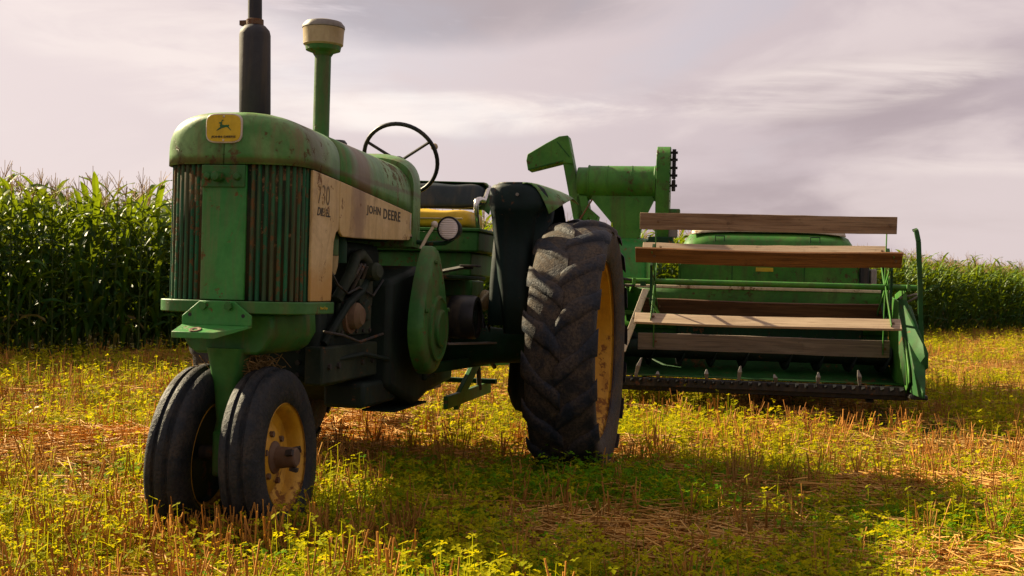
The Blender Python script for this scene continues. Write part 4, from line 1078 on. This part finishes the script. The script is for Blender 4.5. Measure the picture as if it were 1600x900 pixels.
MB().bar((-1.6, -1.55, 0.55), (1.0, -2.1, 0.50), 0.10, 0.12).build('tongue', 'green_combine', combine, 0.006)
MB().bar((0.9, -2.08, 0.50), (2.45, -3.32, 0.455), 0.08, 0.08).build('tongue_end', 'green_combine', combine, 0.006)
MB().bar((-1.45, -0.95, 0.65), (-1.2, -1.66, 0.60), 0.08, 0.10).build('tongue_brace', 'black_metal', combine, 0.006)

# ------------------------------------------------------------------ numpy meshes for plants
def tri_mesh(name, V, F, tint, mat):
    me = bpy.data.meshes.new(name)
    V = np.asarray(V, np.float32); F = np.asarray(F, np.int32)
    me.vertices.add(len(V)); me.vertices.foreach_set('co', V.ravel())
    me.loops.add(F.size); me.loops.foreach_set('vertex_index', F.ravel())
    me.polygons.add(len(F)); me.polygons.foreach_set('loop_start', np.arange(0, F.size, 3, dtype=np.int32))
    at = me.attributes.new('tint', 'FLOAT_COLOR', 'POINT')
    c4 = np.ones((len(V), 4), np.float32); c4[:, :3] = tint
    at.data.foreach_set('color', c4.ravel())
    me.update(calc_edges=True)
    me.polygons.foreach_set('use_smooth', np.ones(len(F), dtype=bool))
    me.materials.append(MATS[mat])
    return me

class TB:
    """triangle builder with a colour per vertex"""
    def __init__(s): s.v = []; s.f = []; s.c = []
    def strip(s, left, right, col):
        o = len(s.v); n = len(left)
        for a, b in zip(left, right):
            s.v += [tuple(a), tuple(b)]; s.c += [col, col]
        for i in range(n - 1):
            s.f += [(o + 2 * i, o + 2 * i + 1, o + 2 * i + 3), (o + 2 * i, o + 2 * i + 3, o + 2 * i + 2)]
    def rod(s, pts, rs, col, n=3):
        o = len(s.v); m = len(pts)
        for i, (p, r) in enumerate(zip(pts, rs)):
            p = Vector(p)
            d = (Vector(pts[min(i + 1, m - 1)]) - Vector(pts[max(i - 1, 0)])).normalized()
            a = d.orthogonal().normalized(); b = d.cross(a)
            for k in range(n):
                t_ = 2 * math.pi * k / n
                s.v.append(tuple(p + r * (math.cos(t_) * a + math.sin(t_) * b))); s.c.append(col)
        for i in range(m - 1):
            for k in range(n):
                q = (k + 1) % n
                s.f += [(o + i * n + k, o + i * n + q, o + (i + 1) * n + q), (o + i * n + k, o + (i + 1) * n + q, o + (i + 1) * n + k)]
    def tri(s, a, b, c, col):
        o = len(s.v); s.v += [tuple(a), tuple(b), tuple(c)]; s.c += [col] * 3; s.f.append((o, o + 1, o + 2))
    def quad(s, a, b, c, d, col):
        o = len(s.v); s.v += [tuple(a), tuple(b), tuple(c), tuple(d)]; s.c += [col] * 4; s.f += [(o, o + 1, o + 2), (o, o + 2, o + 3)]
    def arrays(s):
        return np.array(s.v, np.float32), np.array(s.f, np.int32), np.array(s.c, np.float32)

def scatter(protos, idx, pos, rz, sc, tintmul=None):
    """join many placed copies of the prototypes into one set of arrays"""
    Vs, Fs, Cs = [], [], []; base = 0
    for k, (V, F, C) in enumerate(protos):
        sel = np.nonzero(idx == k)[0]
        if len(sel) == 0: continue
        c, s = np.cos(rz[sel]), np.sin(rz[sel]); q = sc[sel]
        x = (V[None, :, 0] * c[:, None] - V[None, :, 1] * s[:, None]) * q[:, None] + pos[sel, 0][:, None]
        y = (V[None, :, 0] * s[:, None] + V[None, :, 1] * c[:, None]) * q[:, None] + pos[sel, 1][:, None]
        z = V[None, :, 2] * q[:, None] + pos[sel, 2][:, None]
        Vs.append(np.stack([x, y, z], -1).reshape(-1, 3))
        Fs.append((F[None] + (np.arange(len(sel)) * len(V))[:, None, None]).reshape(-1, 3) + base)
        cc = np.repeat(C[None], len(sel), 0)
        if tintmul is not None: cc = cc * tintmul[sel][:, None, :]
        Cs.append(cc.reshape(-1, 3))
        base += len(sel) * len(V)
    return np.concatenate(Vs), np.concatenate(Fs), np.concatenate(Cs)

# ------------------------------------------------------------------ corn
def corn_leaf(tb, base, az, L, W, th0, th1, col, seg=7, twist=0.0, fold=True, drop=1.4):
    p = Vector(base); out = Vector((math.cos(az), math.sin(az), 0)); side0 = Vector((-out.y, out.x, 0))
    Lf, Rt, Md = [], [], []
    for i in range(seg + 1):
        u = i / seg
        th = th0 + (th1 - th0) * u ** drop
        w_ = W * (0.55 + 1.2 * u) * (1 - u ** 2.6) if u < 1 else 0.0
        w_ = min(w_, W)
        tw = twist * u
        d = out * math.sin(th) + Vector((0, 0, 1)) * math.cos(th)
        nrm = side0.cross(d)
        sv = side0 * math.cos(tw) + nrm * math.sin(tw)
        up = sv.cross(d) * -1
        ruff = 0.010 * math.sin(u * 17 + az * 3)
        Md.append(p.copy()); Lf.append(p - sv * w_ / 2 + up * (w_ * 0.16 + ruff)); Rt.append(p + sv * w_ / 2 + up * (w_ * 0.16 - ruff))
        p = p + d * (L / seg)
    if fold:
        tb.strip(Lf, Md, col); tb.strip(Md, Rt, col)
    else:
        tb.strip(Lf, Rt, col)

GC = [(0.018, 0.080, 0.008), (0.013, 0.060, 0.010), (0.030, 0.100, 0.008), (0.050, 0.125, 0.010), (0.020, 0.070, 0.013)]
def corn_specs(r, H):
    """leaf list for one plant: height, azimuth, length, width, angles, colour"""
    out = []; n = r.randint(12, 15); az = r.uniform(0, 6.28)
    for i in range(n):
        u = i / (n - 1)
        z = H * (0.07 + 0.83 * u)
        az += math.pi + r.uniform(-0.5, 0.5)
        L = (0.55 + 0.42 * math.sin(math.pi * (0.15 + 0.75 * u))) * r.uniform(0.85, 1.1)
        th0 = R(r.uniform(14, 28)); th1 = R(r.uniform(105, 165) if u < 0.72 else r.uniform(80, 140))
        c = GC[r.randint(0, 4)]
        if u < 0.2 and r.random() < 0.2: c = (0.13, 0.115, 0.04)
        elif u > 0.72: c = (c[0] * 2.2 + 0.04, c[1] * 1.6 + 0.03, c[2])  # upper leaves: sunlight on the tops put into a lighter tint
        out.append((z, az, L, r.uniform(0.062, 0.090), th0, th1, c, r.uniform(-0.8, 0.8)))
    return out
def tassel(tb, H, r, n=9):
    col = (0.40, 0.27, 0.13)
    top = H + r.uniform(0.26, 0.38)
    tb.rod([(0, 0, H - 0.05), (r.uniform(-.02, .02), r.uniform(-.02, .02), top)], [0.0045, 0.0035], col)
    for k in range(n):
        a = r.uniform(0, 6.28); z = H + r.uniform(-0.02, 0.12); sp_ = r.uniform(0.05, 0.16); ln = r.uniform(0.13, 0.24)
        tb.rod([(0, 0, z), (math.cos(a) * sp_ * 0.5, math.sin(a) * sp_ * 0.5, z + ln * 0.6), (math.cos(a) * sp_, math.sin(a) * sp_, z + ln)], [0.0036, 0.0036, 0.0028], col)

def proto_parts(seed):
    r = random.Random(seed); H = r.uniform(2.12, 2.36)
    st = TB()
    lean = (r.uniform(-0.05, 0.05), r.uniform(-0.05, 0.05))
    st.rod([(lean[0] * u * u, lean[1] * u * u, H * u) for u in (0, 0.25, 0.5, 0.75, 1.0)], [0.015, 0.014, 0.012, 0.009, 0.005], (0.075, 0.12, 0.025), 6)
    specs = corn_specs(r, H)
    fo = TB()
    for (z, az, L, W, t0, t1, c, tw) in specs: corn_leaf(fo, (lean[0] * (z / H) ** 2, lean[1] * (z / H) ** 2, z), az, L, W, t0, t1, c, 7, tw)
    lo = TB()
    lo.rod([(0, 0, 0), (lean[0], lean[1], H)], [0.014, 0.006], (0.075, 0.12, 0.025), 3)
    for (z, az, L, W, t0, t1, c, tw) in specs: corn_leaf(lo, (lean[0] * (z / H) ** 2, lean[1] * (z / H) ** 2, z), az, L, W * 1.1, t0, t1, c, 5, tw, False)
    ta = TB(); tassel(ta, H, r)
    tassel(lo, H, r, 5)
    vl = TB()
    vl.rod([(0, 0, 0), (lean[0], lean[1], H)], [0.014, 0.006], (0.075, 0.12, 0.025), 3)
    for (z, az, L, W, t0, t1, c, tw) in specs: corn_leaf(vl, (lean[0] * (z / H) ** 2, lean[1] * (z / H) ** 2, z), az, L, W * 1.2, t0, t1, c, 3, tw, False)
    return H, lean, st, specs, fo, lo, ta, vl

NP_ = 8
PP = [proto_parts(100 + k) for k in range(NP_)]
st_me = [tri_mesh('stalk', *p[2].arrays(), 'corn_leaf') for p in PP]
fo_me = [tri_mesh('foliage', *p[4].arrays(), 'corn_leaf') for p in PP]
ta_me = [tri_mesh('tassel', *p[6].arrays(), 'straw') for p in PP]
# single leaf meshes for the plants nearest the camera
leaf_me = []
rl = random.Random(77)
for k in range(14):
    tb = TB()
    hi = k >= 10
    c = GC[k % 5]
    if hi: c = (c[0] * 2.2 + 0.04, c[1] * 1.6 + 0.03, c[2])  # same lighter tint, standing for sunlight on the upper leaves
    corn_leaf(tb, (0, 0, 0), 0.0, rl.uniform(0.70, 0.98) if not hi else rl.uniform(0.5, 0.7), rl.uniform(0.064, 0.090), R(rl.uniform(14, 28)), R(rl.uniform(105, 165) if not hi else rl.uniform(80, 140)), c, 7, rl.uniform(-0.8, 0.8))
    leaf_me.append(tri_mesh('leaf', *tb.arrays(), 'corn_leaf'))
tb = TB(); corn_leaf(tb, (0, 0, 0), 0.0, 0.62, 0.055, R(30), R(170), (0.22, 0.17, 0.065), 7, 1.2); leaf_me.append(tri_mesh('leaf', *tb.arrays(), 'corn_leaf'))

plants = []
for row in range(18):
    s_ = -6.0
    while s_ < 44:
        s_ += float(rng.uniform(0.13, 0.21)) * (1 if row < 5 else 1.5)
        p = CORN_A + CORN_D * s_ + CORN_N * (row * (0.62 if row < 8 else 0.70) + float(rng.normal(0, 0.04)) + 0.15)
        if abs(p[0]) > 0.50 * p[1] + 1.5: continue
        dist = math.hypot(p[0], p[1])
        plants.append((row, p[0], p[1], dist, dist * (1 + 0.8 * row)))
plants.sort(key=lambda q: q[4])
near, rest = plants[:300], plants[300:]
CORN_LABEL = 'tall green corn plant with tan tassel standing in the field edge behind the machines'
for i, (row, x, y, dist, sc_) in enumerate(near):
    k = int(rng.integers(NP_)); H, lean, st, specs, fo, lo, ta, vl = PP[k]
    o = empty('corn_plant', (x, y, float(gheight(x, y)) - 0.01), float(rng.uniform(0, 6.28)))
    q = float(rng.uniform(0.86, 1.0)); o.scale = (q, q, q)
    tag(o, CORN_LABEL, 'corn plant', 'corn plants along the field edge')
    link('stalk', st_me[k], o); link('tassel', ta_me[k], o)
    if row < 2 and x / y < -0.20:
        for (z, az, L, W, t0, t1, c, tw) in specs:
            u = z / H
            j = 14 if (u < 0.22 and random.random() < 0.15) else (random.randint(10, 13) if u > 0.78 else random.randint(0, 9))
            lf = link('leaf', leaf_me[j], o)
            lf.location = (lean[0] * u * u, lean[1] * u * u, z); lf.rotation_euler = (0, 0, az)
    else:
        link('foliage', fo_me[k], o)
lo_pr = [p[5].arrays() for p in PP] + [p[7].arrays() for p in PP]
ra = np.array([(q[1], q[2]) for q in rest]); rz_ = gheight(ra[:, 0], ra[:, 1]) - 0.01
n = len(rest)
far_rows = np.array([q[0] >= 6 for q in rest])
V, F, C_ = scatter(lo_pr, rng.integers(0, NP_, n) + NP_ * far_rows, np.column_stack([ra, rz_]), rng.uniform(0, 6.28, n), rng.uniform(0.86, 0.99, n))
cf = link('corn_field', tri_mesh('corn_field', V, F, C_, 'corn_leaf'))
tag(cf, 'dense green corn rows with tan tassels filling the field behind', 'corn field', kind='stuff')

# ------------------------------------------------------------------ ground cover
def proto_clover(seed, tall=1.0, c0=(0.110, 0.230), c1=(0.16, 0.11), leaf=(0.010, 0.017)):
    """a low dome of three-part leaves on a few stems"""
    r = random.Random(seed); tb = TB()
    rad = r.uniform(0.05, 0.075); top = r.uniform(0.08, 0.18) * tall
    for q in range(r.randint(11, 14)):
        a = r.uniform(0, 6.28); d = rad * math.sqrt(r.random())
        z = top * (1 - 0.75 * (d / rad) ** 2) * r.uniform(0.35, 1.0) + 0.008
        fx, fy = math.cos(a) * d, math.sin(a) * d
        g = r.random(); col = (c0[0] + c1[0] * g, c0[1] + c1[1] * g, 0.006)
        if q < 5:
            tb.strip([(fx * .5 - 0.0012, fy * .5, 0), (fx - 0.001, fy, z)], [(fx * .5 + 0.0012, fy * .5, 0), (fx + 0.001, fy, z)], (0.07, 0.15, 0.015))
        a0 = r.uniform(0, 6.28); tx, ty = r.uniform(-0.6, 0.6), r.uniform(-0.6, 0.6)
        for k in range(3):
            bb = a0 + k * 2.094 + r.uniform(-0.3, 0.3); l = r.uniform(*leaf); w_ = l * 0.40
            c, s_ = math.cos(bb), math.sin(bb)
            P = []
            for (u, v) in ((0, 0), (0.55 * l, w_), (l, 0), (0.55 * l, -w_)):
                px, py = c * u - s_ * v, s_ * u + c * v
                P.append((fx + px, fy + py, z + tx * px + ty * py + (0.15 * l if v else 0)))
            tb.quad(*P, col)
    return tb.arrays()
def proto_stubble(seed):
    r = random.Random(seed); tb = TB()
    for _ in range(r.randint(5, 8)):
        a = r.uniform(0, 6.28); d = r.uniform(0, 0.030); h = r.uniform(0.07, 0.20); ln = r.uniform(0.0, 0.07); b = r.uniform(0, 6.28)
        x, y = math.cos(a) * d, math.sin(a) * d
        g = r.random()
        col = (0.30 + 0.26 * g, 0.135 + 0.155 * g, 0.022 + 0.038 * g)
        rr2 = r.uniform(0.0020, 0.0038)
        tb.rod([(x, y, -0.005), (x + math.cos(b) * ln, y + math.sin(b) * ln, h)], [rr2, rr2 * 0.85], col, 3)
        if r.random() < 0.5:
            c = r.uniform(0, 6.28); l = r.uniform(0.03, 0.08)
            p0 = (x + math.cos(b) * ln * .6, y + math.sin(b) * ln * .6, h * .6)
            p1 = (p0[0] + math.cos(c) * l, p0[1] + math.sin(c) * l, p0[2] + r.uniform(-0.04, 0.03))
            tb.strip([(p0[0], p0[1], p0[2] - .002), p1], [(p0[0], p0[1], p0[2] + .002), (p1[0], p1[1], p1[2] + 0.001)], col)
    return tb.arrays()
def proto_straw(seed):
    r = random.Random(seed); tb = TB()
    for _ in range(r.randint(6, 9)):
        a = r.uniform(0, 6.28) if r.random() < 0.5 else r.gauss(0.4, 0.5)
        l = r.uniform(0.08, 0.34); x, y = r.uniform(-.10, .10), r.uniform(-.10, .10); z = r.uniform(0.015, 0.075); dz = r.uniform(-0.03, 0.04)
        g = r.random()
        col = (0.46 + 0.26 * g, 0.255 + 0.19 * g, 0.050 + 0.075 * g)
        c, s = math.cos(a) * l / 2, math.sin(a) * l / 2
        tb.rod([(x - c, y - s, z - dz / 2), (x + c, y + s, max(z + dz / 2, 0.004))], [r.uniform(0.0022, 0.0038), 0.0022], col, 3)
    return tb.arrays()
def proto_grass(seed, hmul=1.0):
    r = random.Random(seed); tb = TB()
    for _ in range(r.randint(6, 10)):
        a = r.uniform(0, 6.28); h = r.uniform(0.06, 0.20) * hmul; bend = r.uniform(0.02, 0.12) * hmul; wd = r.uniform(0.003, 0.006)
        x, y = r.uniform(-.03, .03), r.uniform(-.03, .03)
        g = r.random()
        col = (0.07 + 0.14 * g, 0.165 + 0.11 * g, 0.010 + 0.01 * g)
        if r.random() < 0.22: col = (0.40, 0.27, 0.09)
        L_, R_ = [], []
        for i in range(4):
            u = i / 3; ww = wd * (1 - u) + 0.0003
            px, py, pz = x + math.cos(a) * bend * u * u, y + math.sin(a) * bend * u * u, h * (u - 0.22 * u ** 3)
            L_.append((px - math.sin(a) * ww, py + math.cos(a) * ww, pz)); R_.append((px + math.sin(a) * ww, py - math.cos(a) * ww, pz))
        tb.strip(L_, R_, col)
    return tb.arrays()

tw_ = math.pi / 2 + TR_A
hx, hy = -math.sin(TR_A), -math.cos(TR_A); lx, ly = math.cos(TR_A), -math.sin(TR_A)
def under_tyre(x, y):
    dx, dy = x + 1.149, y - 5.018
    u = dx * hx + dy * hy; v = dx * lx + dy * ly
    f = (np.abs(u + 0.02) < 0.17) & ((np.abs(v - 0.145) < 0.085) | (np.abs(v + 0.145) < 0.085))
    rr2 = (np.abs(u + 2.335) < 0.36) & ((np.abs(v - 1.085) < 0.20) | (np.abs(v + 0.82) < 0.185))
    return f | rr2

def sample(n, power, ymin=3.3, ymax=46):
    """points in front of the camera, denser near it"""
    u = rng.random(n); e = 2 - power
    y = (ymin ** e + u * (ymax ** e - ymin ** e)) ** (1 / e)
    x = rng.uniform(-1, 1, n) * (0.50 * y + 0.9)
    inside = (np.column_stack([x, y]) - CORN_A) @ CORN_N
    return x[inside < 0.8], y[inside < 0.8]

# patches of straw seen in the stubble: x, y, radius
STRAW_P = [(-0.75, 7.0, 0.75), (0.60, 5.0, 0.62), (1.80, 4.6, 0.50), (-2.3, 7.4, 0.60), (-1.3, 8.6, 0.8), (2.4, 6.6, 0.4), (0.2, 7.6, 0.5), (-1.8, 5.6, 0.4), (3.2, 8.2, 0.6), (0.0, 5.35, 0.25)]
def straw_field(x, y):
    s = 0.55 * np.clip((fbm(x, y, 0.8, 31) - 0.52) * 6, 0, 1)
    for cx, cy, r_ in STRAW_P:
        d = np.hypot((x - cx) / 1.35, y - cy) / r_
        s = np.maximum(s, np.clip(1.5 - d - 0.7 * (vnoise(x, y, 4.0, 3) - 0.3), 0, 1))
    return s
def clover_field(x, y):
    return np.clip((fbm(x, y, 1.1, 41) - 0.40) * 5, 0.06, 1) * (1 - 0.88 * straw_field(x, y)) * (1 - 0.35 * np.clip((y - 8) / 9, 0, 1))
def row_field(x, y):
    v = (x * CORN_N[0] + y * CORN_N[1]) / 0.21 + 0.7 * (fbm(x, y, 0.7, 71) - 0.5)
    return np.exp(-((v - np.round(v)) / 0.17) ** 2)

TRIS = []
def cover(name, protos, n, power, prob, smin, smax, mat, label, cat, tint_seed, grow=0.0, extra=None, extra_scale=1.0):
    x, y = sample(n, power)
    keep = (rng.random(len(x)) < prob(x, y)) & ~under_tyre(x, y)
    x, y = x[keep], y[keep]
    if extra is not None:
        x, y = np.concatenate([x, extra[0]]), np.concatenate([y, extra[1]])
    m = len(x)
    z = gheight(x, y)
    sc = rng.uniform(smin, smax, m) * (1 + grow * np.clip((y - 6) / 20, 0, 1))
    if extra is not None: sc[-len(extra[0]):] *= extra_scale
    tv = fbm(x, y, 0.6, tint_seed); tm = np.stack([0.75 + 0.6 * tv, 0.85 + 0.32 * tv, np.ones(m)], -1) * rng.uniform(0.8, 1.2, (m, 1))
    V, F, C_ = scatter(protos, rng.integers(0, len(protos), m), np.column_stack([x, y, z]), rng.uniform(0, 6.28, m), sc, tm)
    o = link(name, tri_mesh(name, V, F, C_, mat))
    tag(o, label, cat, kind='stuff')
    TRIS.append((name, m, len(F)))
def weed_field(x, y):
    band = 0.5 + 0.5 * np.sin((x * CORN_N[0] + y * CORN_N[1]) * 3.6 + 2.5 * fbm(x, y, 0.5, 15))
    near = np.clip((7.4 - y) / 1.2, 0, 1) * np.clip((x + 0.9) / 0.6, 0, 1)
    return np.clip(near * (0.55 + 0.45 * band) + 0.35 * band * np.clip((fbm(x, y, 0.8, 16) - 0.45) * 5, 0, 1), 0, 1) * (1 - 0.93 * straw_field(x, y))
cover('clover', [proto_clover(k, (1.0, 1.5)[k % 2], (0.190, 0.255), (0.22, 0.13)) for k in range(10)], 50000, 1.48, clover_field, 0.75, 1.5, 'ground_leaf', 'lime green clover growing through the stubble', 'clover', 51, 0.5)
cover('leafy_weed', [proto_clover(40 + k, (0.8, 1.15)[k % 2], (0.050, 0.190), (0.09, 0.13), (0.009, 0.016)) for k in range(10)], 78000, 1.65, weed_field, 0.6, 1.35, 'ground_leaf', 'dark green leafy weeds in bands beside the rear tyre and in the foreground', 'weeds', 55, 0.0,
      (np.concatenate([rng.uniform(-0.7, 1.1, 520), rng.uniform(0.05, 0.75, 110)]), np.concatenate([rng.uniform(5.7, 6.75, 520), rng.uniform(6.20, 6.60, 110)])), 1.35)
cover('stubble', [proto_stubble(k) for k in range(10)], 26000, 1.35, lambda x, y: (0.20 + 0.80 * row_field(x, y)) * np.clip(0.55 + 1.3 * (fbm(x, y, 0.9, 61) - 0.3), 0.2, 1) * (1 - 0.6 * np.clip((7.0 - y) / 0.8, 0, 1) * np.clip((x + 0.6) / 0.5, 0, 1)), 0.7, 1.35, 'straw', 'orange brown cut grain stubble standing in rows', 'stubble', 52, 0.25, (rng.uniform(-1.75, -0.35, 150), rng.uniform(4.42, 4.74, 150)))
cover('straw', [proto_straw(k) for k in range(10)], 30000, 1.4, lambda x, y: 0.16 + 0.84 * straw_field(x, y), 0.7, 1.4, 'straw', 'loose golden straw lying in mats on the field', 'straw', 53, 0.5,
      tuple(np.concatenate([c[k] + rng.normal(0, 0.45 * c[2] * (1.3 if k == 0 else 0.8), 170) for c in STRAW_P[:6]]) for k in (0, 1)))
cover('grass', [proto_grass(k) for k in range(8)], 12500, 1.15, lambda x, y: np.clip(0.10 + np.clip((y - 7) / 8, 0, 1) * 0.7 + 0.5 * (fbm(x, y, 0.7, 81) - 0.55), 0, 1), 0.7, 1.3, 'ground_leaf', 'green and yellow grass between stubble and corn', 'grass', 54, 0.0)

# dry straw caught between the front wheels
r = random.Random(21)
tb = TB()
for (cx, cy, cz, sx, sy, sz, nn) in ((-0.05, 0.085, 0.715, 0.10, 0.075, 0.045, 130), (-0.02, -0.09, 0.66, 0.06, 0.045, 0.06, 90)):
    for _ in range(nn):
        c = Vector((cx + r.gauss(0, sx * .5), cy + r.gauss(0, sy * .5), cz + r.gauss(0, sz * .5)))
        d = Vector((r.gauss(0, 1), r.gauss(0, 1), r.gauss(-0.3, 0.6))).normalized() * r.uniform(0.03, 0.085)
        g = r.random()
        tb.rod([c - d, c + Vector((0, 0, 0.012)), c + d], [0.002, 0.0022, 0.0015], (0.20 + 0.20 * g, 0.12 + 0.14 * g, 0.04 + 0.06 * g), 3)
cl = link('straw_clump', tri_mesh('straw_clump', *tb.arrays(), 'straw'))
cl.matrix_world = tractor.matrix_basis.copy() if False else Matrix.Translation((-1.149, 5.018, 0)) @ Matrix.Rotation(-math.pi / 2 - TR_A, 4, 'Z')
tag(cl, 'tangle of dry straw caught above the front tyres beside the steering column', 'straw clump')

# pale husk lying in the stubble on the left
tb = TB()
corn_leaf(tb, (0, 0, 0.15), 0.9, 0.12, 0.030, R(55), R(70), (0.75, 0.72, 0.66), 5, 0.3)
hk = link('corn_husk', tri_mesh('corn_husk', *tb.arrays(), 'straw'))
hk.location = (-3.20, 8.05, 0.0)
tag(hk, 'small white dry husk lying in the stubble left of the tractor', 'husk')
